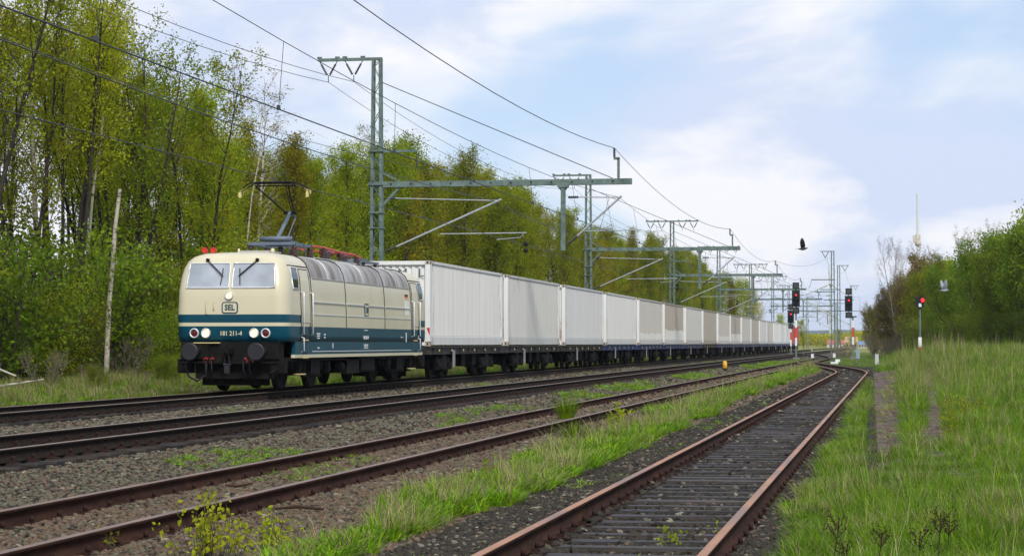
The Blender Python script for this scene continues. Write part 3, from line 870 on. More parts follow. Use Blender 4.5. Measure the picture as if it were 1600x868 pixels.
        # emblem
        def rrect(w, h, rad, k=5):
            P = []
            for cx, cz, a0 in ((w / 2 - rad, h / 2 - rad, 0), (-w / 2 + rad, h / 2 - rad, 90), (-w / 2 + rad, -h / 2 + rad, 180), (w / 2 - rad, -h / 2 + rad, 270)):
                for i in range(k + 1):
                    a = math.radians(a0 + 90 * i / k); P.append((cx + rad * math.cos(a), cz + rad * math.sin(a)))
            return P

        def plate(name, w, h, rad, y0, y1, m, par, c, axis='y'):
            P = rrect(w, h, rad); k = len(P); b = MB()
            if axis == 'y': vs = [(c[0] + x, y, c[2] + z) for y in (y0, y1) for x, z in P]
            else: vs = [(y, c[1] + x, c[2] + z) for y in (y0, y1) for x, z in P]
            fs = [tuple(range(k)), tuple(range(k, 2 * k))] + [(i, (i + 1) % k, k + (i + 1) % k, k + i) for i in range(k)]
            b.add(vs, fs); return b.build(name, [m], par)
        yf = lint(LY, 2.17)
        yy = (lambda d: yf - d) if e == 0 else (lambda d: LEN - yf + d)
        em = plate('emblem', .43, .30, .07, yy(0), yy(.016), M_blue, root, (0, 0, 2.17))
        em['label'] = 'rounded rectangular emblem with the letters SEL'
        plate('emblem_field', .37, .24, .045, yy(.016), yy(.022), M_cream, em, (0, 0, 2.17))
        rz = 0 if e == 0 else PI
        text('lettering', 'SEL', .20, M_blue, em, (0, yy(.026), 2.17), (PI / 2, 0, rz), sx=.92, bold=.006)
        text('number', '181 211-4' if e == 0 else '181 211-4', .165, M_cream, root, (.02, (lint(LY, 1.52) - .012) if e == 0 else LEN - lint(LY, 1.52) + .012, 1.51), (PI / 2, 0, rz), sx=.88, bold=.002)
        # grab irons on the nose
        for xo, zz in ((-.62, 2.17), (-.42, 2.22)):
            b = MB(); h = .16 if xo < -.5 else .09
            b.tube([fp(xo, zz + h, 0), fp(xo, zz + h, .05), fp(xo, zz - h, .05), fp(xo, zz - h, 0)], .012, 5); b.build('grab_iron', M_cream, root)
        b = MB(); q = -sg; Yb = 0 if e == 0 else LEN
        b.box(-1.30, 1.30, *sorted((Yb + .66 * q, Yb + 1.1 * q)), .74, 1.302); b.box(-1.0, 1.0, *sorted((Yb + .9 * q, Yb + 1.3 * q)), .35, .75)
        for s in (-1, 1): b.box(min(s * .55, s * 1.3), max(s * .55, s * 1.3), *sorted((Yb + .60 * q, Yb + .66 * q)), .86, 1.24)
        b.box(-.09, .09, *sorted((Yb + .30 * q, Yb + .66 * q)), .98, 1.12)
        b.tube([(0, Yb + .33 * q, 1.1), (0, Yb + .26 * q, 1.02), (0, Yb + .32 * q, .95)], .035, 6)
        b.build('buffer_beam', M_black, root)
        b = MB()
        for s in (-1, 1): b.tube([(s * .05, Yb + .36 * q, 1.02), (s * .07, Yb + .40 * q, .72), (s * .03, Yb + .42 * q, .52)], .02, 6)
        b.tube([(-.1, Yb + .40 * q, .72), (.1, Yb + .40 * q, .72)], .03, 6); b.cbox((0, Yb + .41 * q, .60), (.14, .06, .2)); b.build('screw_coupling', M_buffer, root)
        b = MB(); b.tube([(-1.05, Yb + .66 * q, .92), (-1.1, Yb + .40 * q, .70), (-1.0, Yb + .35 * q, .42), (-.78, Yb + .38 * q, .30), (-.6, Yb + .5 * q, .45), (-.62, Yb + .66 * q, .8)], .028, 7); b.build('heating_cable', M_rubber, root)
        b = MB(); b.box(-.95, -.25, *sorted((Yb + .56 * q, Yb + .66 * q)), 1.262, 1.285); b.build('step_edge', M_yhorn, root)
        b = MB(); b.box(-.9, .9, *sorted((Yb + 1.15 * q, Yb + 1.2 * q)), .18, .36); b.build('rail_guard', M_black, root)
        for s in (-1, 1):
            b = MB(); b.box(min(s * 1.05, s * 1.42), max(s * 1.05, s * 1.42), *sorted((Yb + .7 * q, Yb + 1.0 * q)), .50, .86)
            b.tube([(s * 1.2, Yb + .72 * q, .62), (s * 1.2, Yb + .62 * q, .55), (s * 1.1, Yb + .62 * q, .5)], .03, 5); b.build('sand_box', M_black, root)
    # horns
    for (yb, sg) in ((1.65, -1), (LEN - 1.65, 1)):
        for xo in (-.95, -.72):
            b = MB(); b.lathe([(.03, 0), (.035, .10 * sg), (.045, .16 * sg), (.08, .22 * sg), (.068, .215 * sg)], (xo, yb, 3.68), 'y', 12); b.lathe([(.02, 3.48), (.02, 3.68)], (xo, yb, 0), 'z', 6)
            b.build('horn', M_red, root)
    # raised pantograph
    pn = MB(); z0 = 3.96
    for s in (-1, 1):
        pn.box(s * .62 - .04, s * .62 + .04, 4.35, 6.05, z0 - .03, z0 + .05)
    for y in (4.35, 5.2, 6.0): pn.box(-.66, .66, y - .035, y + .035, z0 - .02, z0 + .06)
    pn.box(-.35, .35, 4.85, 5.65, z0 + .05, z0 + .13); pn.lathe([(.07, -.45), (.07, .45)], (0, 4.75, z0 + .17), 'x', 10)
    po = pn.build('pantograph', M_panto, root)
    b = MB()
    for sx_, y in ((-.62, 4.42), (.62, 4.42), (-.62, 5.98), (.62, 5.98), (0, 5.2)): b.insul((sx_, y, 3.60), (sx_, y, z0 - .03), .10, 3, 0, .05)
    b.build('insulator', M_insul, po)
    b = MB(); b.tube([(0, 4.85, z0 + .15), (0, 6.12, 4.92)], [.06, .05], 8); b.build('lower_arm', M_panto, po)
    b = MB(); b.tube([(.12, 5.3, z0 + .10), (.12, 6.28, 4.80)], .02, 6); b.tube([(.0, 6.12, 4.92), (.12, 6.28, 4.80)], .03, 6); b.build('guide_rod', M_panto, po)
    b = MB()
    b.tube([(-.18, 6.14, 4.93), (.18, 6.14, 4.93)], .045, 8)
    b.tube([(-.12, 6.12, 4.93), (-.55, 4.70, 5.56)], .022, 6); b.tube([(.12, 6.12, 4.93), (.36, 4.70, 5.56)], .022, 6); b.tube([(.05, 6.14, 4.9), (.30, 4.66, 5.58)], .013, 5)
    b.tube([(-.58, 4.66, 5.58), (.58, 4.66, 5.58)], .022, 6); b.build('upper_arm', M_pblack, po)
    b = MB()
    for y in (4.50, 4.82):
        b.tube([(-.52, y, 5.665), (.52, y, 5.665)], .026, 6)
    for s in (-1, 1):
        b.tube([(s * .5, 4.5, 5.64), (s * .5, 4.82, 5.64)], .015, 5); b.tube([(s * .5, 4.66, 5.64), (s * .5, 4.66, 5.58)], .02, 5)
        for y in (4.50, 4.82): b.tube([(s * .52, y, 5.665), (s * .68, y, 5.64), (s * .82, y, 5.56), (s * .93, y, 5.46)], .017, 6)
    b.build('collector_head', M_pblack, po)
    b = MB()
    for s in (-1, 1):
        for y in (4.50, 4.82): b.tube([(s * .82, y, 5.56), (s * .95, y, 5.43), (s * .955, y, 5.36)], .015, 6)
        b.box(s * .955 - .035, s * .955 + .035, 4.47, 4.53, 5.25, 5.40)
    b.build('horn_tip', M_yhorn, po)
    # folded second pantograph
    p2 = MB(); z0 = 3.78
    for s in (-1, 1): p2.box(s * .62 - .035, s * .62 + .035, 12.3, 14.0, z0 - .03, z0 + .03)
    for y in (12.3, 14.0): p2.box(-.64, .64, y - .03, y + .03, z0 - .02, z0 + .04)
    p2.tube([(0, 12.5, z0 + .05), (0, 13.9, z0 + .08)], .04, 6); p2.tube([(-.5, 13.2, z0 + .10), (.5, 13.2, z0 + .10)], .022, 6)
    pp = p2.build('pantograph', M_panto, root); pp['label'] = 'folded pantograph lying flat on the rear roof'
    b = MB()
    for sx_, y in ((-.55, 12.4), (.55, 12.4), (-.55, 13.9), (.55, 13.9)): b.insul((sx_, y, 3.58), (sx_, y, z0), .07, 2, 0, .04)
    b.build('insulator', M_insul, pp)
    # roof gear
    b = MB(); b.box(-.55, .55, 6.3, 11.6, 3.60, 3.70); b.box(-.4, .4, 2.7, 3.9, 3.62, 3.72); b.build('roof_box', M_grey, root)
    b = MB(); b.tube([(.35, 5.9, 4.02), (.38, 8.2, 4.04), (.40, 10.0, 3.98), (.45, 11.6, 3.96), (.5, 12.3, 3.88)], .03, 6)
    b.tube([(-.3, 6.2, 4.0), (-.3, 9.5, 4.0), (.2, 11.0, 4.0)], .025, 6); b.build('busbar', M_red, root)
    for (xo, y, h, mm) in ((.35, 6.9, .32, M_insul), (.35, 8.4, .40, M_insul), (.36, 8.75, .34, M_ginsul), (.42, 10.1, .34, M_insul), (.42, 10.6, .30, M_ginsul), (.45, 11.9, .30, M_insul), (-.3, 7.4, .34, M_insul), (-.3, 9.4, .34, M_insul)):
        b = MB(); b.insul((xo, y, 3.62), (xo, y, 3.62 + h), .12, 4, 0, .05); b.build('roof_insulator', mm, root)
    b = MB(); b.lathe([(.05, 9.0), (.11, 9.05), (.13, 9.5), (.11, 9.95), (.05, 10.05)], (.15, 0, 3.93), 'y', 12); b.lathe([(.04, 10.1), (.10, 10.2), (.10, 11.3), (.04, 11.4)], (.35, 0, 3.90), 'y', 12)
    b.build('circuit_breaker', M_dred, root)
    b = MB()
    for k in range(5): b.tube([(.4 - .2 * k, 6.2 + .15 * k, 3.66), (.38 - .2 * k, 6.3 + .15 * k, 3.9), (.3 - .2 * k, 6.6 + .15 * k, 3.98)], .022, 5)
    b.build('roof_cable', M_ginsul, root)
    b = MB(); b.lathe([(.05, 3.62), (.06, 3.72), (.03, 3.76)], (.6, 2.4, 0), 'z', 8); b.lathe([(.03, 3.6), (.03, 3.74)], (-.2, 2.0, 0), 'z', 6); b.build('roof_dome', M_cream, root)
    # lettering on the side
    for s in (1, -1):
        rz = PI / 2 if s == 1 else -PI / 2; x0 = 1.503 * s; xc = side_x(9, 2.2) * s
        P = rrect(.46, .40, .07); k = len(P); b = MB(); b.add([(xx, 9.0 + p, 2.22 + q * 1.0) for xx in (xc, xc + s * .02) for p, q in P], [tuple(range(k)), tuple(range(k, 2 * k))] + [(i, (i + 1) % k, k + (i + 1) % k, k + i) for i in range(k)])
        em = b.build('emblem', [M_blue], root); em['label'] = 'rounded rectangular operator emblem on the side'
        P = rrect(.36, .30, .05); b = MB(); b.add([(xx, 9.0 + p, 2.22 + q) for xx in (xc + s * .02, xc + s * .025) for p, q in P], [tuple(range(k)), tuple(range(k, 2 * k))] + [(i, (i + 1) % k, k + (i + 1) % k, k + i) for i in range(k)]); b.build('emblem_field', [M_cream], em)
        text('lettering', 'DB', .24, M_blue, em, (xc + s * .03, 9.0, 2.22), (PI / 2, 0, rz), bold=.005)
        text('number', '181 211-4', .15, M_white, root, (x0, 8.95, 1.42), (PI / 2, 0, rz))
        for yy_, zz_, w_, h_ in ((3.7, 1.52, .30, .035), (3.7, 1.46, .26, .035), (3.7, 1.40, .22, .03), (4.35, 1.50, .12, .04), (4.35, 1.42, .16, .03), (8.95, 1.22, .5, .03), (8.95, 1.17, .42, .03),
                                 (8.95, 1.12, .5, .02), (13.6, 1.45, .3, .02), (14.2, 1.45, .08, .3), (3.7, 1.14, .2, .03), (5.2, 1.2, .05, .14), (8.95, 1.64, .4, .02)):
            b = MB(); b.box(min(x0 - s * .006, x0 + s * .003), max(x0 - s * .006, x0 + s * .003), yy_ - w_ / 2, yy_ + w_ / 2, zz_ - h_ / 2, zz_ + h_ / 2); b.build('stencil_mark', M_white, root)
        for q, m, zz in ((0, M_rubber, 2.78), (1, M_red, 2.73), (2, M_yhorn, 2.68)):
            b = MB(); xs_ = side_x(9, 2.7) * s; b.box(min(xs_, xs_ + s * .012), max(xs_, xs_ + s * .012), 14.1, 14.5, zz - .025, zz + .025); b.build('flag_sticker', m, root)
        b = MB(); xs_ = side_x(9, 2.45) * s; b.box(min(xs_, xs_ + s * .012), max(xs_, xs_ + s * .012), 14.1, 14.6, 2.1, 2.6); b.build('white_panel', M_white, root)
    # bogies
    for yc in (3.95, LEN - 3.95):
        b = MB()
        for s in (-1, 1):
            b.box(min(s * 1.02, s * 1.18), max(s * 1.02, s * 1.18), yc - 2.1, yc + 2.1, .62, .86)
            for a in (-1.45, 1.45):
                b.box(min(s * 1.0, s * 1.28), max(s * 1.0, s * 1.28), yc + a - .22, yc + a + .22, .42, .74)
                b.lathe([(.16, s * 1.0), (.18, s * 1.33), (.08, s * 1.36)], (0, yc + a, .60), 'x', 12)
                for d in (-.4, .4): b.lathe([(.10, .55), (.12, .62), (.10, .68), (.12, .74), (.10, .85)], (s * 1.15, yc + a + d, 0), 'z', 10)
            b.box(min(s * 1.15, s * 1.35), max(s * 1.15, s * 1.35), yc - .45, yc + .45, .45, .88)
            b.tube([(s * 1.22, yc - .9, .40), (s * 1.22, yc + .9, .40)], .05, 6)
        b.box(-1.0, 1.0, yc - .3, yc + .3, .4, .85); bo = b.build('bogie', M_black, root)
        for a in (-1.45, 1.45):
            b = MB()
            for s in (-1, 1): b.lathe([(.10, s * .70), (.625, s * .70), (.625, s * .72), (.60, s * .83), (.50, s * .84), (.45, s * .80), (.14, s * .80), (.12, s * .95)], (0, yc + a, .625), 'x', 28)
            b.lathe([(.09, -.7), (.09, .7)], (0, yc + a, .625), 'x', 8); b.build('wheel', M_black, bo)
    b = MB(); b.box(-1.25, 1.25, 6.9, 11.0, .42, .96)
    for s in (-1, 1):
        b.box(min(s * 1.25, s * 1.38), max(s * 1.25, s * 1.38), 7.2, 8.6, .40, .88); b.box(min(s * 1.25, s * 1.36), max(s * 1.25, s * 1.36), 9.0, 10.6, .48, .88)
        b.lathe([(.10, 6.7), (.16, 6.8), (.16, 7.1), (.1, 7.15)], (s * 1.2, 0, .6), 'y', 10)
    b.box(-1.38, 1.38, 1.3, 16.6, .80, .90); b.build('underframe', M_black, root)
    return root


LOCO = loco()


# ------------------------------------------------------------------ containers
def contmat(name, dirt=0.0, base=(0.71, 0.70, 0.665), split=None, dcol=(0.36, 0.30, 0.235), seed=0):
    m = bpy.data.materials.new(name); m.use_nodes = True; nt = m.node_tree; b = nt.nodes['Principled BSDF']; b.inputs['Roughness'].default_value = .5
    tc = N(nt, 'ShaderNodeTexCoord'); mp = N(nt, 'ShaderNodeMapping'); mp.inputs['Scale'].default_value = (1, 2.4, .10); mp.inputs['Location'].default_value = (seed, seed * 3.1, 0)
    L(nt, tc.outputs['Object'], mp.inputs[0])
    n = N(nt, 'ShaderNodeTexNoise'); n.inputs['Scale'].default_value = 1.6; n.inputs['Detail'].default_value = 7; n.inputs['Roughness'].default_value = .7; L(nt, mp.outputs[0], n.inputs[0])
    r = N(nt, 'ShaderNodeMapRange'); r.inputs[1].default_value = .46; r.inputs[2].default_value = .9; r.inputs[3].default_value = 0; r.inputs[4].default_value = .8; L(nt, n.outputs[0], r.inputs[0])
    mx = N(nt, 'ShaderNodeMix', data_type='RGBA'); mx.inputs['A'].default_value = (*base, 1); mx.inputs['B'].default_value = (.43, .37, .28, 1); L(nt, r.outputs[0], mx.inputs[0])
    cur = mx.outputs['Result']
    if dirt:
        n2 = N(nt, 'ShaderNodeTexNoise'); n2.inputs['Scale'].default_value = .8; n2.inputs['Detail'].default_value = 6; L(nt, tc.outputs['Object'], n2.inputs[0])
        sx = N(nt, 'ShaderNodeSeparateXYZ'); L(nt, tc.outputs['Object'], sx.inputs[0])
        ad = N(nt, 'ShaderNodeMath', operation='MULTIPLY_ADD'); L(nt, n2.outputs[0], ad.inputs[0]); ad.inputs[1].default_value = .55; L(nt, sx.outputs[2], ad.inputs[2])
        rr = N(nt, 'ShaderNodeMapRange'); sp = 0.0 if split is None else split
        rr.inputs[1].default_value = sp + .26; rr.inputs[2].default_value = sp + .32; rr.inputs[3].default_value = 0.08 if split is not None else dirt; rr.inputs[4].default_value = dirt
        L(nt, ad.outputs[0], rr.inputs[0])
        m2 = N(nt, 'ShaderNodeMix', data_type='RGBA'); m2.inputs['B'].default_value = (*dcol, 1); L(nt, rr.outputs[0], m2.inputs[0]); L(nt, cur, m2.inputs['A']); cur = m2.outputs['Result']
    # scrapes
    n4 = N(nt, 'ShaderNodeTexNoise'); n4.inputs['Scale'].default_value = 4.2; n4.inputs['Detail'].default_value = 5
    mp4 = N(nt, 'ShaderNodeMapping'); mp4.inputs['Scale'].default_value = (1, 4.5, .35); mp4.inputs['Location'].default_value = (seed, seed * 1.7, 2)
    L(nt, tc.outputs['Object'], mp4.inputs[0]); L(nt, mp4.outputs[0], n4.inputs[0])
    r4 = N(nt, 'ShaderNodeMapRange'); r4.inputs[1].default_value = .69; r4.inputs[2].default_value = .74; r4.inputs[4].default_value = .6; L(nt, n4.outputs[0], r4.inputs[0])
    m4 = N(nt, 'ShaderNodeMix', data_type='RGBA'); m4.inputs['B'].default_value = (.20, .17, .145, 1); L(nt, r4.outputs[0], m4.inputs[0]); L(nt, cur, m4.inputs['A']); cur = m4.outputs['Result']
    # rust bleeding at the ends and low rail
    sy = N(nt, 'ShaderNodeSeparateXYZ'); L(nt, tc.outputs['Object'], sy.inputs[0])
    ab = N(nt, 'ShaderNodeMath', operation='ABSOLUTE'); L(nt, sy.outputs[1], ab.inputs[0])
    e1 = N(nt, 'ShaderNodeMapRange'); e1.inputs[1].default_value = 5.9; e1.inputs[2].default_value = 6.6; L(nt, ab.outputs[0], e1.inputs[0])
    n3 = N(nt, 'ShaderNodeTexNoise'); n3.inputs['Scale'].default_value = 2.6; n3.inputs['Detail'].default_value = 8; n3.inputs['Roughness'].default_value = .7
    mp3 = N(nt, 'ShaderNodeMapping'); mp3.inputs['Scale'].default_value = (1, 2.5, .35); mp3.inputs['Location'].default_value = (seed * 2, seed, seed)
    L(nt, tc.outputs['Object'], mp3.inputs[0]); L(nt, mp3.outputs[0], n3.inputs[0])
    e2 = N(nt, 'ShaderNodeMapRange'); e2.inputs[1].default_value = .50; e2.inputs[2].default_value = .60; L(nt, n3.outputs[0], e2.inputs[0])
    mu = N(nt, 'ShaderNodeMath', operation='MULTIPLY'); L(nt, e1.outputs[0], mu.inputs[0]); L(nt, e2.outputs[0], mu.inputs[1])
    m3 = N(nt, 'ShaderNodeMix', data_type='RGBA'); m3.inputs['B'].default_value = (.30, .14, .055, 1); L(nt, mu.outputs[0], m3.inputs[0]); L(nt, cur, m3.inputs['A'])
    L(nt, m3.outputs['Result'], b.inputs['Base Color']); return m


def contmat_list():
    return {'clean': contmat('white_container_a', seed=1), 'clean2': contmat('white_container_b', seed=4, base=(.62, .62, .61)), 'grey': contmat('white_container_c', seed=7, base=(.60, .59, .555)),
            'split': contmat('white_container_brown_top', .80, split=1.02, seed=2), 'brown': contmat('brown_dusty_container', .78, seed=3), 'half': contmat('dusty_container', .45, seed=5),
            'split2': contmat('dusty_top_container', .45, split=.75, seed=6), 'red': contmat('red_container', base=(.36, .04, .035), seed=9)}


CM = contmat_list()
M_post = mat('white_corner_post', (0.76, 0.755, 0.73), 0.45, var=.05, scale=3, stretch=(1, 1, .4), col2=(0.33, 0.17, 0.08), f2=(0.59, 0.68))
M_cast = mat('rusty_corner_casting', (0.50, 0.44, 0.36), 0.6, var=.3, scale=14, col2=(0.15, 0.07, 0.035), f2=(0.46, 0.58))
CL, CW, CH = 13.72, 2.44, 2.9


def corr_side():
    b = MB(); V = []; F = []; y = -CL / 2 + .30; e = CL / 2 - .30; p = .104; xs = []
    while y < e - p:
        xs += [(y, 0), (y + p * .55, 0), (y + p * .70, -.022), (y + p * .92, -.022)]; y += p
    xs.append((e, 0)); z0, z1 = .36, CH - .09
    for yy, d in xs: V += [(d, yy, z0), (d, yy, z1)]
    for i in range(len(xs) - 1): F.append((2 * i, 2 * i + 2, 2 * i + 3, 2 * i + 1))
    return V, F


SV, SF = corr_side()


def container_parts(key, postm=None):
    m = CM[key]; pm = postm or M_post; P = []
    b = MB(); hw = CW / 2 - .03
    b.add([(hw + x, y, z) for x, y, z in SV], SF, 0); b.add([(-hw - x, y, z) for x, y, z in SV], [f[::-1] for f in SF], 0)
    P.append(('side_wall', b.mesh('side_wall', [m])))
    b = MB(); b.box(-CW / 2 + .05, CW / 2 - .05, -CL / 2 + .1, CL / 2 - .1, CH - .06, CH - .02); P.append(('roof', b.mesh('roof', [m])))
    b = MB()
    for s in (-1, 1):
        x0, x1 = sorted((s * (CW / 2 - .09), s * CW / 2)); b.box(x0, x1, -CL / 2 + .17, CL / 2 - .17, .04, .31)
        b.box(*sorted((s * (CW / 2 - .09), s * (CW / 2 - .035))), -CL / 2 + .17, CL / 2 - .17, .31, .36)
    P.append(('bottom_rail', b.mesh('bottom_rail', [m])))
    b = MB()
    for s in (-1, 1): b.box(*sorted((s * (CW / 2 - .07), s * CW / 2)), -CL / 2 + .17, CL / 2 - .17, CH - .10, CH - .01)
    P.append(('top_rail', b.mesh('top_rail', [m])))
    # end wall with deep ribs
    ye = -CL / 2 + .07; k = 9; w = (CW - .36) / k
    for e in (1, -1):
        b = MB()
        V = []; F = []
        for i in range(k):
            x = -CW / 2 + .18 + i * w; V += [(x, 0), (x + w * .4, 0), (x + w * .55, .045), (x + w * .85, .045)]
        V.append((CW / 2 - .18, 0)); VV = []
        for x, d in V: VV += [(x, e * (ye + d), .18), (x, e * (ye + d), CH - .14)]
        for i in range(len(V) - 1): F.append((2 * i, 2 * i + 2, 2 * i + 3, 2 * i + 1))
        b.add(VV, F if e == 1 else [f[::-1] for f in F])
        b.box(-CW / 2 + .17, CW / 2 - .17, *sorted((e * (-CL / 2), e * (-CL / 2 + .12))), .02, .18); b.box(-CW / 2 + .17, CW / 2 - .17, *sorted((e * (-CL / 2), e * (-CL / 2 + .12))), CH - .14, CH - .01)
        P.append(('end_wall', b.mesh('end_wall', [pm])))
    return P


POSTM = None


def post_mesh(pm):
    b = MB(); b.box(-.17, 0, 0, .17, .15, CH - .13); b.box(-.05, .0, .17, .30, .33, CH - .08); return b.mesh('corner_post', [pm])


def cast_mesh():
    b = MB(); b.box(-.18, .006, -.006, .175, 0, .13)
    b.box(-.12, -.06, -.010, .0, .03, .10, 1); b.box(0.0, .010, .05, .11, .03, .10, 1); return b.mesh('corner_casting', [M_cast, M_rubber])


CAST = cast_mesh(); POSTW = post_mesh(M_post); POSTR = post_mesh(M_redcont)
LIBC = {k: container_parts(k, M_redcont if k == 'red' else None) for k in CM}


def place_container(key, t, label, grp='white containers on the train'):
    root = thing('shipping_container', label, 'container', (XT, t + CL / 2, ZT + 1.17), 0, grp)
    for nm, me in LIBC[key]: link(nm, me, root)
    pm = POSTR if key == 'red' else POSTW
    for sx_ in (1, -1):
        for sy in (-1, 1):
            o = link('corner_post', pm, root, (sx_ * CW / 2, sy * CL / 2, 0)); o.scale = (sx_, -sy, 1)
            for z, sz in ((0, 1), (CH, -1)):
                o = link('corner_casting', CAST, root, (sx_ * CW / 2, sy * CL / 2, z)); o.scale = (sx_, -sy, sz)
    return root


# ------------------------------------------------------------------ container wagons
def wagon_meshes(fm):
    P = []; Lh = CL / 2
    b = MB()
    for s in (-1, 1):
        b.box(*sorted((s * 1.02, s * 1.18)), -Lh - .25, Lh + .25, .88, 1.15)
        b.box(*sorted((s * .98, s * 1.24)), -Lh - .25, Lh + .25, 1.11, 1.165)
        for k in range(9): b.box(*sorted((s * 1.18, s * 1.23)), -Lh + .6 + k * 1.55, -Lh + .66 + k * 1.55, .90, 1.11)
    for y in (-Lh - .25, -4, -1.5, 1.5, 4, Lh + .1): b.box(-1.02, 1.02, y, y + .15, .90, 1.14)
    P.append(('frame', b.mesh('frame', [fm])))
    b = MB()
    for s in (-1, 1):
        for y in (-2.2, -.4, 1.6): b.box(*sorted((s * .55, s * 1.0)), y, y + .7, .45, .9)
        b.lathe([(.03, -1.9), (.17, -1.85), (.17, -1.2), (.03, -1.15)], (s * .8, 0, .65), 'y', 10)
    b.tube([(0, -Lh, .75), (0, Lh, .75)], .06, 6); P.append(('brake_gear', b.mesh('brake_gear', [M_black])))
    bg = MB()
    for s in (-1, 1):
        bg.box(*sorted((s * .98, s * 1.10)), -1.25, 1.25, .56, .72); bg.box(*sorted((s * .96, s * 1.12)), -.35, .35, .36, .86)
        for a in (-.9, .9):
            bg.box(*sorted((s * .96, s * 1.14)), a - .17, a + .17, .34, .60); bg.lathe([(.12, s * 1.0), (.13, s * 1.17), (.05, s * 1.2)], (0, a, .46), 'x', 10)
            for d in (-.26, .26): bg.lathe([(.08, .56), (.09, .66), (.08, .78)], (s * 1.04, a + d, 0), 'z', 8)
        bg.lathe([(.09, .25), (.11, .4), (.09, .55)], (s * 1.04, -.12, 0), 'z', 8)
    bg.box(-1.0, 1.0, -.22, .22, .5, .88); BG = bg.mesh('bogie', [M_black])
    w = MB()
    for s in (-1, 1): w.lathe([(.09, s * .70), (.46, s * .70), (.46, s * .72), (.44, s * .83), (.36, s * .835), (.33, s * .80), (.12, s * .79), (.1, s * .92)], (0, 0, .46), 'x', 20)
    w.lathe([(.08, -.7), (.08, .7)], (0, 0, .46), 'x', 8); WH = w.mesh('wheelset', [M_black])
    bf = MB(); bf.lathe([(.10, 0), (.10, -.32), (.07, -.32), (.07, -.5), (.20, -.52), (.21, -.55), (.03, -.57)], (0, 0, 1.03), 'y', 14); BF = bf.mesh('buffer', [M_black])
    pl = MB(); pl.box(1.19, 1.21, -.18, .18, .42, 1.02); PL = pl.mesh('data_plate', [mat('grey_plate', (0.28, 0.28, 0.27), .5, var=.2, scale=12)])
    lg = MB(); lg.cbox((1.24, 0, 1.02), (.02, .09, .07)); LG = lg.mesh('hook', [M_yhorn])
    return P, BG, WH, BF, PL, LG


M_wblack = mat('dark_wagon_frame', (0.028, 0.026, 0.025), .6, var=.4, scale=5, col2=(.08, .055, .04), f2=(.5, .7))
M_wblue = mat('navy_wagon_frame', (0.022, 0.035, 0.12), .5, var=.3, scale=5)
WG = {'dark': wagon_meshes(M_wblack), 'blue': wagon_meshes(M_wblue)}


def place_wagon(kind, t, label):
    P, BG, WH, BF, PL, LG = WG[kind]
    root = thing('container_wagon', label, 'rail wagon', (XT, t + CL / 2, ZT), 0, 'container wagons of the train')
    for nm, me in P: link(nm, me, root)
    for y in (-4.0, 4.0):
        bo = link('bogie', BG, root, (0, y, 0))
        for a in (-.9, .9): link('wheelset', WH, bo, (0, a, 0))
    for sy in (-1, 1):
        for sx_ in (-.875, .875):
            o = link('buffer', BF, root, (sx_, sy * (CL / 2 + .02), 0), (0, 0, 0)); o.scale = (1, -sy * -1 if sy == 1 else 1, 1)
            if sy == 1: o.scale = (1, -1, 1)
    link('data_plate', PL, root, (0, -2.75, 0))
    for k in range(6): link('hook', LG, root, (0, -5.4 + k * 2.1, 0))
    return root


ORD = ['first', 'second', 'third', 'fourth', 'fifth', 'sixth', 'seventh', 'eighth', 'ninth', 'tenth', 'eleventh', 'twelfth', 'thirteenth', 'fourteenth', 'fifteenth', 'sixteenth', 'seventeenth', 'eighteenth', 'nineteenth']
seq = ['clean', 'grey', 'clean2', 'clean', 'split2', 'split', 'grey', 'brown', 'split2', 'split', 'half', 'brown', 'clean2', 'half', 'clean', 'clean2', 'clean2', 'red', 'red']
desc = {'clean': 'clean white corrugated container', 'grey': 'greyish white container with rust streaks', 'clean2': 'off-white corrugated container', 'split2': 'white container with faint dust on its upper half',
        'split': 'white container with a brown dirty upper half', 'brown': 'brown dusty container', 'half': 'beige dusty container', 'red': 'red container'}
t = 70.9
for i, k in enumerate(seq):
    c = place_container(k, t, '%s, %s behind the locomotive' % (desc[k], ORD[i]) + (' at the end of the train' if i == 18 else ''))
    if i == 0:
        text('lettering', 'M   L', .40, mat('grey_letter', (.10, .11, .13), .5), c, (.55, -CL / 2 + .02, CH - .42), (PI / 2, 0, 0), sx=1.1)
        b = MB(); b.add([(CW / 2 - .12, -CL / 2 - .006, .62), (CW / 2 - .01, -CL / 2 - .006, .62), (CW / 2 - .01, -CL / 2 - .006, .34),
                         (CW / 2 - .12, -CL / 2 - .001, .62), (CW / 2 - .01, -CL / 2 - .001, .62), (CW / 2 - .01, -CL / 2 - .001, .34)], [(0, 1, 2), (5, 4, 3), (0, 3, 4, 1), (1, 4, 5, 2), (2, 5, 3, 0)]); b.build('red_triangle', M_red, c)
    wk = 'dark' if i < 3 or i in (7,) else 'blue'
    place_wagon(wk, t, '%s flat container wagon under the %s container' % ('dark' if wk == 'dark' else 'navy blue framed', ORD[i]))
    t += CL + (1.15 if i % 2 == 0 else 1.72)

# ------------------------------------------------------------------ catenary masts
MX = -21.3


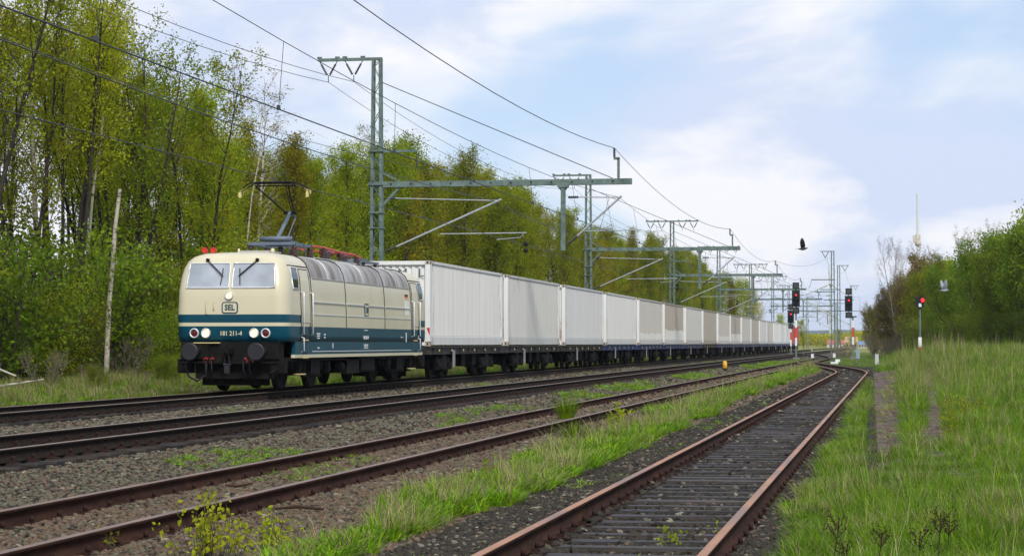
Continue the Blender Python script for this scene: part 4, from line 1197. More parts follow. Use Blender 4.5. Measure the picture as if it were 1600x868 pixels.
def lattice(b, h, w0, w1, d0=.34, d1=.26, step=.62, lacing=True, bar=.035):
    """two channel legs with zig-zag lacing; returns list of lacing bars (p, q)"""
    bars = []
    for s in (-1, 1):
        for e in (-1, 1):
            b.add([(s * w0 / 2, e * d0 / 2, 0), (s * (w0 / 2 - .14), e * d0 / 2, 0), (s * (w0 / 2 - .10), e * (d0 / 2 - .02), 0), (s * (w0 / 2 - .02), e * (d0 / 2 - .02), 0),
                   (s * w1 / 2, e * d1 / 2, h), (s * (w1 / 2 - .12), e * d1 / 2, h), (s * (w1 / 2 - .09), e * (d1 / 2 - .02), h), (s * (w1 / 2 - .02), e * (d1 / 2 - .02), h)],
                  [(0, 1, 5, 4), (1, 2, 6, 5), (2, 3, 7, 6), (3, 0, 4, 7), (4, 5, 6, 7)])
        b.add([(s * w0 / 2, -d0 / 2, 0), (s * w0 / 2, d0 / 2, 0), (s * w1 / 2, d1 / 2, h), (s * w1 / 2, -d1 / 2, h),
               (s * (w0 / 2 - .02), -d0 / 2, 0), (s * (w0 / 2 - .02), d0 / 2, 0), (s * (w1 / 2 - .02), d1 / 2, h), (s * (w1 / 2 - .02), -d1 / 2, h)], [(0, 1, 2, 3), (7, 6, 5, 4)])
    z = .3; sg = 1
    while z < h - .3:
        z2 = min(z + step, h - .1); u, v = z / h, z2 / h
        for e in (-1, 1):
            wa = w0 + (w1 - w0) * u - .1; wb = w0 + (w1 - w0) * v - .1; da = (d0 + (d1 - d0) * u) / 2; db = (d0 + (d1 - d0) * v) / 2
            bars.append(((sg * wa / 2, e * (da + .004), z), (-sg * wb / 2, e * (db + .004), z2)))
        z = z2; sg = -sg
    return bars


def catenary_mast(t, label, vsides=(-1,), full=False, z0=-.25, top=13.4):
    root = thing('catenary_mast', label, 'catenary mast', (MX, t, z0), 0, 'lattice catenary masts beside the train')
    h = top - z0
    b = MB(); bars = lattice(b, h, .62, .42); b.build('mast_leg', M_mast, root)
    if full:
        for p, q in bars: b = MB(); b.strip(p, q, .075, .014); b.build('lattice_bar', M_mast, root)
    else:
        b = MB()
        for p, q in bars: b.strip(p, q, .075, .014)
        b.build('lattice_bar', M_mast, root)
    Z = lambda z: z - z0
    b = MB()
    for z in (Z(8.07), Z(6.9), Z(6.25), Z(9.47), Z(4.8), Z(3.2)):
        w = .62 - .2 * z / h; b.box(-w / 2 - .05, w / 2 + .05, -.21, .21, z - .03, z + .03)
    b.build('clamp_band', M_mast, root)
    b = MB(); b.box(-.5, .5, -.5, .5, -.2, .35); b.build('foundation', M_concrete, root)
    # top arm with V insulators
    for s in vsides:
        b = MB(); b.box(*sorted((s * -.21, s * 2.55)), -.07, -.02, h - .10, h + .02); b.box(*sorted((s * -.21, s * 2.55)), .02, .07, h - .10, h + .02); a = b.build('top_arm', M_mast, root)
        for x in (.62, 1.72):
            for d in (0, .78):
                b = MB(); p = Vector((s * (x + d), 0, h - .08)); q = Vector((s * (x + .39), 0, h - .78)); b.tube([p, p.lerp(q, .2)], .02, 5); b.insul(p.lerp(q, .2), p.lerp(q, .85), .055, 6, 0, .03); b.build('insulator', M_ginsul, a)
            b = MB(); b.tube([(s * (x + .39), 0, h - .70), (s * (x + .39), 0, h - .98)], .022, 5); b.build('hanger', M_mast, a)
            b = MB(); b.cbox((s * (x + .0), 0, h + .05), (.18, .12, .09)); b.cbox((s * (x + .78), 0, h + .05), (.18, .12, .09)); b.build('bolt_plate', M_mast, a)
    # short arm with hanging insulator
    b = MB(); b.box(-.35, 1.75, -.045, .045, Z(9.42), Z(9.52)); a = b.build('side_arm', M_mast, root)
    b = MB(); b.tube([(1.70, 0, Z(9.4)), (1.70, 0, Z(9.25))], .02, 5); b.insul((1.70, 0, Z(9.25)), (1.70, 0, Z(8.8)), .06, 6, 0, .03); b.build('insulator', M_ginsul, a)
    # main beam
    bl = 21.3 - 10.55
    b = MB(); zc = Z(8.07); b.box(-.35, bl, -.12, -.06, zc - .12, zc + .12); b.box(-.35, bl, .06, .12, zc - .12, zc + .12)
    for k in range(12): b.box(.6 + k * .85, .66 + k * .85, -.12, .12, zc - .04, zc + .04)
    bm_ = b.build('beam', M_mast, root)
    b = MB(); b.strip((.25, 0, Z(7.2)), (1.0, 0, zc - .1), .1, .1); b.strip((.25, 0, zc + .5), (1.0, 0, zc + .1), .08, .08); b.build('brace', M_mast, root)
    b = MB(); b.tube([(.2, 0, Z(12.37)), (bl - .8, 0, zc + .14)], .018, 5); b.build('tie_rod', M_wire2, root)
    b = MB(); x = bl - .55; b.box(x - .05, x + .05, -.05, .05, zc + .12, zc + .95); b.box(x - .2, x + .05, -.05, .05, zc + .90, zc + 1.0); b.build('end_post', M_mast, bm_)
    b = MB(); b.insul((x - .17, 0, zc + 1.0), (x - .17, 0, zc + 1.38), .06, 5, 0, .035); b.build('insulator', M_ginsul, bm_)
    # drop post
    dx = 21.3 - 13.4; b = MB(); b.box(dx - .09, dx + .09, -.1, .1, Z(5.25), zc - .12); b.box(dx - .22, dx + .22, -.13, .13, zc - .22, zc - .12); b.add([(dx - .25, -.05, zc - .12), (dx + .25, -.05, zc - .12), (dx, -.05, zc - .5),
               (dx - .25, .05, zc - .12), (dx + .25, .05, zc - .12), (dx, .05, zc - .5)], [(0, 2, 1), (3, 4, 5), (0, 1, 4, 3), (1, 2, 5, 4), (2, 0, 3, 5)]); b.build('drop_post', M_mast, root)

    def cantilever(xa, xt, za_low, za_hi, zt, st0, st1, zs, dy=0.0):
        b = MB(); b.tube([(xa + .55, dy, Z(za_hi)), (xt, dy, Z(zt + .02))], .028, 6); c = b.build('cantilever', M_tube, root)
        b = MB(); b.insul((xa + .12, dy, Z(za_hi)), (xa + .55, dy, Z(za_hi)), .06, 5, 0, .035); p = Vector((xa + .05, dy, Z(za_low))); q = Vector((xt + .08, dy, Z(zt + .08))); u = (q - p).normalized()
        b.insul(p + u * .15, p + u * .6, .06, 5, 0, .035); b.tube([p, p + u * .15], .03, 5); b.build('insulator', M_ginsul, c)
        b = MB(); b.tube([p + u * .6, q], .042, 8); b.build('strut_tube', M_tube, c)
        b = MB(); b.tube([(st0, dy, Z(zs)), (st1, dy, Z(zs + .02))], .025, 6); b.tube([(st1 - .1, dy, Z(zs)), (st1 - .25, dy, Z(zs - .17)), (st1 - 1.25, dy, Z(zs - .25))], .014, 5); b.build('steady_arm', M_tube, c)
        b = MB(); b.tube([(st0 + .6, dy, Z(zs)), (st0 + (xt - st0) * .7, dy, Z(zt))], .008, 4); b.build('support_wire', M_wire, c)
        return c
    c = cantilever(.25, 21.3 - 16.07, 5.23, 7.49, 7.32, 21.3 - 18.6, 21.3 - 14.94, 5.98)
    b = MB(); b.tube([(21.3 - 14.97, 0, Z(5.98)), (21.3 - 14.97, 0, Z(5.15))], .008, 4); b.lathe([(.03, Z(5.62)), (.10, Z(5.58)), (.10, Z(5.48)), (.03, Z(5.44))], (21.3 - 14.97, 0, 0), 'z', 10)
    b.lathe([(.03, Z(5.35)), (.10, Z(5.31)), (.10, Z(5.21)), (.03, Z(5.17))], (21.3 - 14.97, 0, 0), 'z', 10); b.build('weight', M_pblack, c)
    cantilever(dx + .09, 21.3 - 11.05, 5.45, 7.45, 7.40, 21.3 - 12.5, 21.3 - 10.15, 6.05)
    return root


TM = [87.1, 150.2, 208.5, 265, 325, 385, 445]
catenary_mast(TM[0], 'tallest green lattice mast rising behind the locomotive with a long beam over the tracks', (-1,), True)
catenary_mast(TM[1], 'second green lattice mast behind the third container', (-1,))
catenary_mast(TM[2], 'third lattice mast with a double-sided top arm above the middle of the train', (-1, 1))
m4 = catenary_mast(TM[3], 'fourth lattice mast, small, against the trees above the far containers', (-1, 1))
for i, t in enumerate(TM[4:]):
    copy_tree(m4, label=['far lattice mast just left of the pale green trees', 'faint lattice mast behind the double red signal', 'faintest lattice mast at the far end of the train'][i], loc=(MX, t, -.25))


def slim_mast(x, t, top, side, label, arm=True, far=False):
    root = thing('catenary_mast', label, 'catenary mast', (x, t, 0), 0, 'slim masts on the right of the main line')
    b = MB(); bars = lattice(b, top, .58, .42); b.build('mast_leg', M_mast, root)
    b = MB()
    for p, q in bars: b.strip(p, q, .075, .014)
    b.build('lattice_bar', M_mast, root)
    b = MB(); b.box(*sorted((side * -.2, side * 1.5)), -.06, .06, top - .1, top); a = b.build('top_arm', M_mast, root)
    for d in (.5, 1.3):
        b = MB(); b.insul((side * d, 0, top - .1), (side * .9, 0, top - .85), .05, 5, 0, .03); b.build('insulator', M_ginsul, a)
    if arm:
        b = MB(); b.box(-2.2, 2.2 if side > 0 else .3, -.05, .05, 7.7, 7.82); b.box(-2.6, .3, -.05, .05, 9.2, 9.32); b.build('side_arm', M_mast, root)
        b = MB(); b.tube([(-.3, 0, 7.3), (-4.5, 0, 7.4)], .03, 6); b.tube([(-.3, 0, 5.1), (-4.6, 0, 7.45)], .045, 6); b.tube([(-.3, .4, 4.9), (-5.2, .6, 7.6)], .045, 6); b.tube([(-2.0, 0, 6.0), (-5.2, 0, 6.0)], .025, 6)
        c = b.build('cantilever', M_tube, root)
        b = MB(); b.insul((-.25, 0, 7.3), (-.8, 0, 7.3), .07, 5); b.insul((-.25, 0, 5.1), (-.8, 0, 5.4), .07, 5); b.build('insulator', M_ginsul, c)
        b = MB(); b.tube([(-2.6, 0, 9.2), (-2.75, 0, 8.6), (-2.95, 0, 8.2)], .03, 5); b.build('hanger', M_ginsul, root)
    return root


slim_mast(-7.35, 266, 12.8, -1, 'lattice mast with its top arm to the left, between the two tall red signals')
slim_mast(-7.85, 315, 12.8, 1, 'lattice mast with its top arm to the right, beside the tall right-hand red signal')
slim_mast(-8.2, 425, 12.8, 1, 'faint far mast to the right of the tall right-hand red signal')
slim_mast(-20.5, 520, 12.6, 1, 'pale distant mast left of the wind turbine')
slim_mast(-16.0, 610, 12.6, -1, 'very pale distant mast directly left of the wind turbine tower')


# ------------------------------------------------------------------ overhead wires
def sagline(p, q, sag, n=14):
    out = []
    for i in range(n + 1):
        u = i / n; v = Vector(p).lerp(Vector(q), u); v.z -= 4 * sag * u * (1 - u); out.append(v)
    return out


SP = [24.5] + TM


def wire(label, pts_per_mast, sag, r, m, name='overhead_wire', drops=None, group='overhead wires'):
    root = None; allp = []
    for i in range(len(pts_per_mast) - 1):
        seg = sagline(pts_per_mast[i], pts_per_mast[i + 1], sag); allp += seg if i == 0 else seg[1:]
    b = MB(); b.tube(allp, r, 4, smooth=True)
    o = b.build(name, m); tag(o, label, 'overhead wire', group)
    return o, allp


def droppers(parent, up, low, every=9.0, r=.007):
    def zat(P, t):
        for a, b_ in zip(P, P[1:]):
            if a.y <= t <= b_.y:
                u = (t - a.y) / (b_.y - a.y); return a.lerp(b_, u)
        return None
    t = 29.0
    while t < 330:
        if all(abs(t - q) > 3 for q in TM):
            a = zat(up, t); c = zat(low, t)
            if a and c and a.z - c.z > .15:
                b = MB(); b.tube([a, c], r if t < 120 else r * 1.4, 3, caps=False); b.cbox((c.x, c.y, c.z + .03), (.05, .09, .09)); b.build('dropper', M_wire, parent)
        t += every


cw, cp = wire('black contact wire over the middle main track, crossing the top left corner', [(-11.07 + (.3 if i % 2 else -.2), t, 5.76) for i, t in enumerate(SP)], 0.02, .013, M_wire2)
mw, mp_ = wire('thin messenger wire above the contact wire of the middle main track', [(-11.07, t, 7.42) for t in SP], .62, .009, M_wire)
droppers(mw, mp_, cp)
cw2, cp2 = wire('faint contact wire above the train touching the pantograph', [(-16.6 + (.3 if i % 2 else -.2), t, 5.88) for i, t in enumerate(SP)], 0.02, .011, M_wire)
mw2, mp2 = wire('dark messenger wire above the train', [(-16.3, t, 7.34) for t in SP], .42, .014, M_wire2)
droppers(mw2, mp2, cp2)
wire('outer feeder line hanging from the V insulators on the mast tops', [(MX - 2.11, t, 12.42) for t in SP], 1.0, .012, M_wire)
wire('inner feeder line hanging from the V insulators on the mast tops', [(MX - 1.01, t, 12.42) for t in SP], 1.0, .012, M_wire)
wire('return line running along the hanging insulators of the side arms', [(MX + 1.70, t, 8.78) for t in SP], .6, .009, M_wire)
wire('long dark line sweeping from the top of the picture to the beam-end posts', [(-11.27, t, 9.45) for t in SP], .85, .015, M_wire2)
wire('line from the far right masts to the beam ends', [(-11.27, 208.5, 9.45), (-7.9, 266, 12.0)], .8, .012, M_wire)
wire('long faint line between the two slim masts', [(-8.25, 266, 11.9), (-6.9, 315, 11.9), (-7.3, 425, 11.9)], .9, .012, M_wire)
b = MB(); b.tube([(-16.0, 32, 8.35), (-13.0, 33.4, 8.0)], .02, 5); b.insul((-13.3, 33.3, 8.05), (-12.7, 33.5, 7.75), .06, 5)


# ------------------------------------------------------------------ signals
def signal(x, t, label, h, rw=1, lean_arm=False, low=None, z0=0.0, bracket=0.0):
    root = thing('railway_signal', label, 'signal', (x, t, z0), 0, 'light signals of the yard')
    b = MB(); b.box(-.3, .3, -.3, .3, -.3, .12); b.build('foundation', M_concrete, root)
    b = MB(); b.box(-.07, .07, -.05, .05, .1, h - .2 if not bracket else h - 2.9); b.build('post', M_mast, root)
    zt = h
    if bracket:
        zb = h - 2.9; b = MB(); b.box(bracket - .25, .35, -.1, .1, zb, zb + .12); b.box(bracket - .35, bracket + .35, -.1, .5, zb + .12, zb + .16); b.build('bracket', M_sigblk, root)
        b = MB(); b.box(bracket - .05, bracket + .05, -.05, .05, zb + .1, h - .3); b.build('upper_post', M_mast, root)
        b = MB(); b.tube([(bracket + .5, .2, zb + .1), (bracket + 1.1, .2, zb + .1), (bracket + 1.1, .2, zb + 2.0), (bracket + .1, .2, zb + 2.0)], .025, 5); b.build('ladder_rail', M_tube, root)
    X = bracket
    for nm, zc, hh, ww in (('indicator_box', zt - .35, .62, .60), ('light_box', zt - 1.55, 1.55, .74), ('lower_indicator', zt - 2.68, .58, .62)):
        b = MB(); b.box(X - ww / 2, X + ww / 2, -.16, .05, zc - hh / 2, zc + hh / 2)
        b.box(X - ww / 2 + .05, X + ww / 2 - .05, .05, .2, zc - hh / 2 + .05, zc + hh / 2 - .05); o = b.build(nm, M_sigblk, root)
        if nm == 'light_box':
            for (dx, dz, on) in ((.02, .32, True), (-.15, -.1, False), (.15, -.1, False), (0, -.5, False)):
                b = MB(); b.lathe([(.10, -.17), (.11, -.34), (.09, -.34), (.09, -.19), (.02, -.185)], (X + dx, 0, zc + dz), 'y', 12); hd = b.build('hood', M_sigblk, o)
                b = MB(); b.lathe([(.105 if on else .075, -.175), (.06, -.20), (.02, -.205)], (X + dx, 0, zc + dz), 'y', 12); b.build('lamp', M_sigred if on else M_rubber, o)
        else:
            b = MB(); b.box(X - ww / 2 + .1, X + ww / 2 - .1, -.175, -.161, zc - hh / 2 + .1, zc + hh / 2 - .1); b.build('matrix', mat('signal_matrix', (.05, .05, .05), .4), o)
    if low:
        zz = low
        for nm, z1, z2, m in (('mast_plate', zz, zz + .75, M_white), ('mast_plate', zz + .75, zz + 1.7, M_sigredpaint), ('mast_plate', zz + 1.7, zz + 2.4, M_white)):
            b = MB(); b.box(-.095, .095, -.085, -.06, z1, z2); o = b.build(nm, m, root)
            o['label'] = 'red mast plate' if m is M_sigredpaint else 'white mast plate'
    return root


signal(-9.05, 203, 'tall black signal with two stacked heads showing red, beside the end of the white containers', 7.2, low=1.2)
signal(-12.3, 262, 'second black signal showing red, partly hidden behind the taller one', 6.1, low=1.0, z0=.1)
signal(-3.95, 214, 'tall signal showing red on a bracketed post right of the lattice masts', 6.9, low=1.3, bracket=-.42)


def small_signal():
    root = thing('railway_signal', 'low signal post with one red light in front of the right-hand bushes', 'signal', (1.52, 128, .70), 0, 'light signals of the yard'); root.scale = (1, 1, 1.15)
    b = MB(); b.tube([(0, 0, -.3), (0, 0, 2.5)], .06, 8); b.build('post', M_mast, root)
    b = MB(); b.box(-.10, .10, -.08, -.06, .45, .95); b.build('mast_plate', M_white, root)
    b = MB(); b.box(-.10, .10, -.08, -.06, .05, .45); o = b.build('mast_plate', M_sigredpaint, root); o['label'] = 'red mast plate'
    b = MB(); b.add([(x, y, z) for y in (-.12, .06) for x, z in ((-.28, 2.95), (-.22, 2.5), (0, 2.38), (.22, 2.5), (.3, 2.95), (.2, 3.02), (-.2, 3.0))],
                    [tuple(range(7)), tuple(range(7, 14))[::-1]] + [(i, i + 7, (i + 1) % 7 + 7, (i + 1) % 7) for i in range(7)]); hd = b.build('light_box', M_sigblk, root)
    b = MB(); b.lathe([(.115, -.13), (.115, -.26), (.1, -.26), (.1, -.15), (.02, -.145)], (.17, 0, 2.84), 'y', 12); b.build('hood', M_sigblk, hd)
    b = MB(); b.lathe([(.12, -.135), (.06, -.17), (.02, -.175)], (.17, 0, 2.84), 'y', 12); b.build('lamp', M_sigred, hd)
    b = MB(); b.box(-.06, .10, -.135, -.121, 2.5, 2.68); b.build('indicator', M_white, hd)


small_signal()

# ------------------------------------------------------------------ small lineside things
r_ = thing('marker_post', 'short yellow marker with a black foot beside the main track', 'marker post', (-9.0, 116, -.1))
b = MB(); b.box(-.06, .06, -.06, .06, 0, .2); b.build('foot', M_rubber, r_)
b = MB(); b.lathe([(.10, .18), (.12, .2), (.12, .5), (.09, .56), (.02, .58)], (0, 0, 0), 'z', 12); b.build('cap', M_yellow, r_)
r_ = thing('cabinet', 'narrow blue-grey cable cabinet standing in the grass by the curve of the siding', 'cabinet', (-2.6, 160, -.05)); r_.scale = (.65, .65, 1)
b = MB(); b.box(-.22, .22, -.15, .15, .35, 1.05); b.box(-.24, .24, -.17, .17, 1.05, 1.09); b.build('housing', M_greybox, r_)
b = MB(); b.box(-.17, .17, -.162, -.151, .42, .98); b.build('door', M_greybox, r_)
for s in (-1, 1): b = MB(); b.box(s * .15 - .04, s * .15 + .04, -.05, .05, -.1, .35); b.build('leg', M_concrete, r_)
r_ = thing('switch_box', 'low white point-motor box beside the rails of the junction', 'box', (-4.35, 165, -.13)); r_.scale = (.7, .7, .7)
b = MB(); b.box(-.55, .25, -.3, .3, 0, .22); b.box(-.05, .45, -.2, .2, .22, .5); b.build('housing', M_white, r_)
b = MB(); b.tube([(-.5, 0, .1), (-1.2, 0, .08)], .03, 6); b.build('drive_rod', M_buffer, r_)
r_ = thing('cabinet', 'pale grey cabinet in front of the brown bushes on the right', 'cabinet', (-1.15, 150, .15)); r_.scale = (.45, .5, .6)
b = MB(); b.box(-.28, .28, -.18, .18, -.3, .85); b.box(-.31, .31, -.21, .21, .85, .9); b.build('housing', mat('pale_grey_box', (.5, .52, .52), .5), r_)
b = MB(); b.box(-.22, .22, -.19, -.181, .05, .8); b.build('door', mat('pale_grey_box', (.5, .52, .52), .5), r_)
for i, (x, t, lab) in enumerate(((-6.4, 236, 'tiny white post beside the far curve of the tracks'), (-8.35, 225, 'tiny white sign at the foot of the lattice mast'), (-12.9, 345, 'small blue-grey relay box behind the signals'))):
    r_ = thing('lineside_box', lab, 'box', (x, t, -.1)); r_.scale = (.55, .55, .6); b = MB(); b.box(-.25, .25, -.2, .2, 0, .7 + .3 * (i == 2)); b.box(-.28, .28, -.23, .23, .7 + .3 * (i == 2), .75 + .3 * (i == 2)); b.build('housing', [M_white, M_white, M_greybox][i], r_)


# ------------------------------------------------------------------ trees
def frames(d):
    ref = np.where(np.abs(d[:, 2:3]) < .9, np.array([[0, 0, 1.]]), np.array([[1., 0, 0]])); a = np.cross(d, ref); a /= np.linalg.norm(a, axis=1, keepdims=True) + 1e-9
    return a, np.cross(d, a)


def tubes_np(lines, n):
    """lines: list of (pts Kx3, radii K)"""
    V = []; F = []; o = 0
    for P, R in lines:
        P = np.asarray(P, float); K = len(P); d = np.gradient(P, axis=0); d /= np.linalg.norm(d, axis=1, keepdims=True) + 1e-9; a, b = frames(d)
        th = np.arange(n) * 2 * PI / n
        ring = P[:, None, :] + (a[:, None, :] * np.cos(th)[None, :, None] + b[:, None, :] * np.sin(th)[None, :, None]) * np.asarray(R)[:, None, None]
        V.append(ring.reshape(-1, 3))
        i, j = np.meshgrid(np.arange(K - 1), np.arange(n), indexing='ij'); i = i.ravel(); j = j.ravel(); j2 = (j + 1) % n
        F.append(np.stack([i * n + j, i * n + j2, (i + 1) * n + j2, (i + 1) * n + j], 1) + o); o += K * n
    return np.concatenate(V), np.concatenate(F)


def leaves_np(C, size, r, droop=0.0):
    n = len(C); u = r.normal(0, 1, (n, 3)); u[:, 2] -= droop; u /= np.linalg.norm(u, axis=1, keepdims=True); w = r.normal(0, 1, (n, 3)); v = np.cross(u, w); v /= np.linalg.norm(v, axis=1, keepdims=True)
    s = size * r.uniform(.6, 1.3, (n, 1)); a = C - u * s * .55; c = C + u * s * .55; b = C + v * s * .36; d = C - v * s * .36
    V = np.stack([a, b, c, d], 1).reshape(-1, 3); F = np.arange(4 * n).reshape(n, 4); return V, F


def wander(p, d, ln, k, r, up=.15, jit=.18):
    P = [np.array(p, float)]; d = np.array(d, float); d /= np.linalg.norm(d)
    for i in range(k):
        d = d + r.normal(0, jit, 3) * .6 + np.array([0, 0, up]); d /= np.linalg.norm(d); P.append(P[-1] + d * ln / k)
    return np.array(P)


def make_tree(seed, H=11.5, stems=1, crown=2.4, start=.28, nbr=30, leaves=7000, lsize=.11, elev=(35, 60), droop=0., lean=.05, r0=.15, spread=.32, twigs=5, leafy=1.0, shape=1.0):
    r = np.random.default_rng(seed); wood = []; thin = []; LC = []
    for s in range(stems):
        az = r.uniform(0, 6.28); ln = H * r.uniform(.85, 1.0) if stems > 1 else H
        d0 = np.array([math.cos(az) * lean * (2.2 if stems > 1 else 1), math.sin(az) * lean * (2.2 if stems > 1 else 1), 1.0])
        T = wander((math.cos(az) * .18 * (stems > 1), math.sin(az) * .18 * (stems > 1), -.3), d0, ln, 10, r, .05, .07); R = np.linspace(r0 * (1 if stems == 1 else .75), .012, 11); wood.append((T, R))
        m = nbr if stems == 1 else int(nbr * .6)
        for i in range(m):
            u = start + (1 - start) * ((i + r.random()) / m) ** .9; u = min(u, .985); k = u * 10; i0 = int(k); p = T[i0] * (1 - (k - i0)) + T[min(i0 + 1, 10)] * (k - i0)
            a = i * 2.4 + r.uniform(-.5, .5); el = math.radians(r.uniform(*elev)); L_ = crown * (.25 + .75 * math.sin(PI * min(1, ((1 - u) / (1 - start)) ** .75 * .62 + .12)) ** shape) * r.uniform(.65, 1.15)
            if stems > 1: L_ *= .75
            B = wander(p, (math.cos(a) * math.cos(el), math.sin(a) * math.cos(el), math.sin(el)), L_, 5, r, .10 - droop * .5, .16); thin.append((B, np.linspace(max(.010, R[i0] * .45), .006, 6)))
            for q in range(twigs):
                kk = r.uniform(.25, .98) * 5; j0 = int(kk); pp = B[j0] * (1 - (kk - j0)) + B[min(j0 + 1, 5)] * (kk - j0); dd = (B[min(j0 + 1, 5)] - B[j0]); dd = dd / (np.linalg.norm(dd) + 1e-9) + r.normal(0, .6, 3); dd[2] -= droop * .7
                tw = wander(pp, dd, L_ * r.uniform(.22, .45), 3, r, .05 - droop, .2); thin.append((tw, [.007, .006, .005, .004])); w = leafy * r.gamma(2.0, .5)
                LC.append((tw, w))
            LC.append((B[2:], .8 * leafy))
    W = np.array([w for _, w in LC]); W /= W.sum(); cnt = r.multinomial(leaves, W); C = []
    for (P, _), c in zip(LC, cnt):
        if c == 0: continue
        u = r.uniform(0, len(P) - 1.001, c); i = u.astype(int); f = (u - i)[:, None]; C.append(P[i] * (1 - f) + P[i + 1] * f + r.normal(0, spread * .5, (c, 3)))
    C = np.concatenate(C); C = C[C[:, 2] > .1]
    V1, F1 = tubes_np(wood, 6); V2, F2 = tubes_np(thin, 3)
    WV = np.concatenate([V1, V2]); WF = np.concatenate([F1, F2 + len(V1)]); LV, LF = leaves_np(C, lsize, r, droop * .8)
    return WV, WF, LV, LF


TREES = {}


def tree_kind(key, seeds, leafm, barkm, **kw):
    out = []
    for s in seeds:
        WV, WF, LV, LF = make_tree(s, **kw); sel = np.random.default_rng(s).choice(len(leafm), len(LF), p=None)
        out.append((npmesh('trunk', WV, WF, barkm, smooth=True), npmesh('crown', LV, LF, leafm, sel)))
    TREES[key] = out


tree_kind('spring', (1, 2, 3, 4), [LEAF[0], LEAF[1], LEAF[0]], M_bark, H=11.6, crown=2.3, leaves=15500, lsize=.088, nbr=40, start=.24, elev=(42, 70), spread=.36, twigs=6)
tree_kind('green', (11, 12, 13), [LEAF[1], LEAF[3], LEAF[0]], M_bark, H=10.8, crown=2.6, leaves=19000, lsize=.092, nbr=38, start=.12, spread=.42, elev=(35, 65), twigs=6)
tree_kind('bronze', (21, 22, 23), [LEAF[2], LEAF[0], LEAF[2]], M_bark2, H=10.8, crown=2.1, leaves=14500, lsize=.085, nbr=40, start=.16, elev=(48, 74), spread=.34, twigs=6)
tree_kind('airy', (31, 32), [LEAF[1], LEAF[0]], M_bark, H=12, stems=4, crown=2.6, leaves=10500, lsize=.088, nbr=30, start=.34, elev=(45, 72), spread=.28, lean=.12, r0=.12)
tree_kind('sparse_tall', (35, 36, 37), [LEAF[0], LEAF[4]], M_bark, H=13.5, stems=4, crown=2.5, leaves=12000, lsize=.088, nbr=32, start=.50, elev=(42, 70), spread=.38, lean=.07, r0=.14)
tree_kind('birch', (41, 42), [LEAF[5], LEAF[2], LEAF[0]], M_birch, H=12, crown=2.0, leaves=1900, lsize=.075, nbr=44, start=.45, elev=(30, 60), droop=.30, twigs=9, spread=.2, r0=.12)
tree_kind('lime', (51, 52), [LEAF[4], LEAF[0]], M_bark2, H=9.5, crown=2.9, leaves=9000, lsize=.14, nbr=34, start=.12, spread=.6)
tree_kind('bush', (61, 62, 63), [LEAF[1], LEAF[0], LEAF[3]], M_bark2, H=3.4, stems=5, crown=1.7, leaves=9000, lsize=.070, nbr=18, start=.08, elev=(20, 60), lean=.22, r0=.035, spread=.4)
tree_kind('dark_bush', (64, 65), [LEAF[3], LEAF[1]], M_bark2, H=3.0, stems=5, crown=1.8, leaves=6500, lsize=.09, nbr=18, start=.05, elev=(10, 60), lean=.25, r0=.035, spread=.4)
tree_kind('brown_bush', (66, 67), [LEAF[5], LEAF[2]], M_twig, H=3.2, stems=7, crown=1.3, leaves=1700, lsize=.06, nbr=20, start=.1, elev=(30, 75), lean=.3, r0=.022, spread=.25, twigs=7)
tree_kind('hedge_tree', (71, 72, 73), [LEAF[3], LEAF[1], LEAF[1]], M_bark2, H=9.5, stems=2, crown=3.6, leaves=17000, lsize=.17, nbr=40, start=.04, elev=(20, 60), spread=.75)
tree_kind('hedge_light', (74, 75), [LEAF[1], LEAF[0]], M_bark2, H=8.5, stems=2, crown=3.4, leaves=14000, lsize=.17, nbr=40, start=.04, elev=(20, 60), spread=.7)
tree_kind('bare', (81, 82), [LEAF[5], LEAF[5]], M_twig, H=10, stems=3, crown=3.2, leaves=2600, lsize=.07, nbr=44, start=.2, elev=(35, 70), spread=.2, twigs=10, lean=.12)
tree_kind('bare_brown', (83,), [LEAF[5], LEAF[2]], M_bark2, H=8, stems=6, crown=3.2, leaves=26000, lsize=.13, nbr=44, start=.05, elev=(25, 65), spread=.35, twigs=10, lean=.12)

NAMES = {'spring': 'spring_tree', 'green': 'leafy_tree', 'bronze': 'bronze_tree', 'airy': 'airy_tree', 'sparse_tall': 'tall_tree', 'birch': 'birch_tree', 'lime': 'pale_green_tree', 'bush': 'bush', 'dark_bush': 'bush',
         'brown_bush': 'dry_bush', 'hedge_tree': 'leafy_tree', 'hedge_light': 'leafy_tree', 'bare': 'bare_tree', 'bare_brown': 'brown_tree'}


USED = {}


def plant(key, x, y, sc, label, group, rz=None, sz=None, v=None, cat=None):
    k = USED.get(label, 0); USED[label] = k + 1
    if k: label = ('farther ', 'still farther ', 'fourth nearest ', 'fifth nearest ', 'sixth nearest ', 'seventh nearest ')[min(k, 6) - 1] + label
    wd, lf = TREES[key][v if v is not None else rnd.randrange(len(TREES[key]))]
    root = thing(NAMES[key], label, cat or ('bush' if 'bush' in key else 'tree'), (x, y, float(gz(x, y))), rnd.uniform(0, 6.28) if rz is None else rz, group)
    root.scale = (sc, sc, sz or sc)
    link('trunk', wd, root); link('crown', lf, root); return root


WG_ = 'trees of the wood along the left side'
LB = {'spring': 'yellow-green spring tree', 'green': 'mid-green leafy tree', 'bronze': 'olive budding tree',
      'airy': 'thin-leaved many-stemmed tree', 'sparse_tall': 'tall bare-stemmed yellow-green tree', 'birch': 'nearly bare birch rising above the wood',
      'lime': 'bright lime-green tree'}


def profile_h(px):
    return float(np.interp(px, [-200, 0, 120, 180, 300, 345, 420, 470, 545, 620, 720, 800, 860, 930, 1050, 1140, 1200], [14.5, 14.2, 12.8, 12.2, 11.6, 9.9, 9.7, 9.6, 10.6, 10.9, 11.9, 11.8, 11.2, 11.0, 12.0, 11.0, 8.5]))


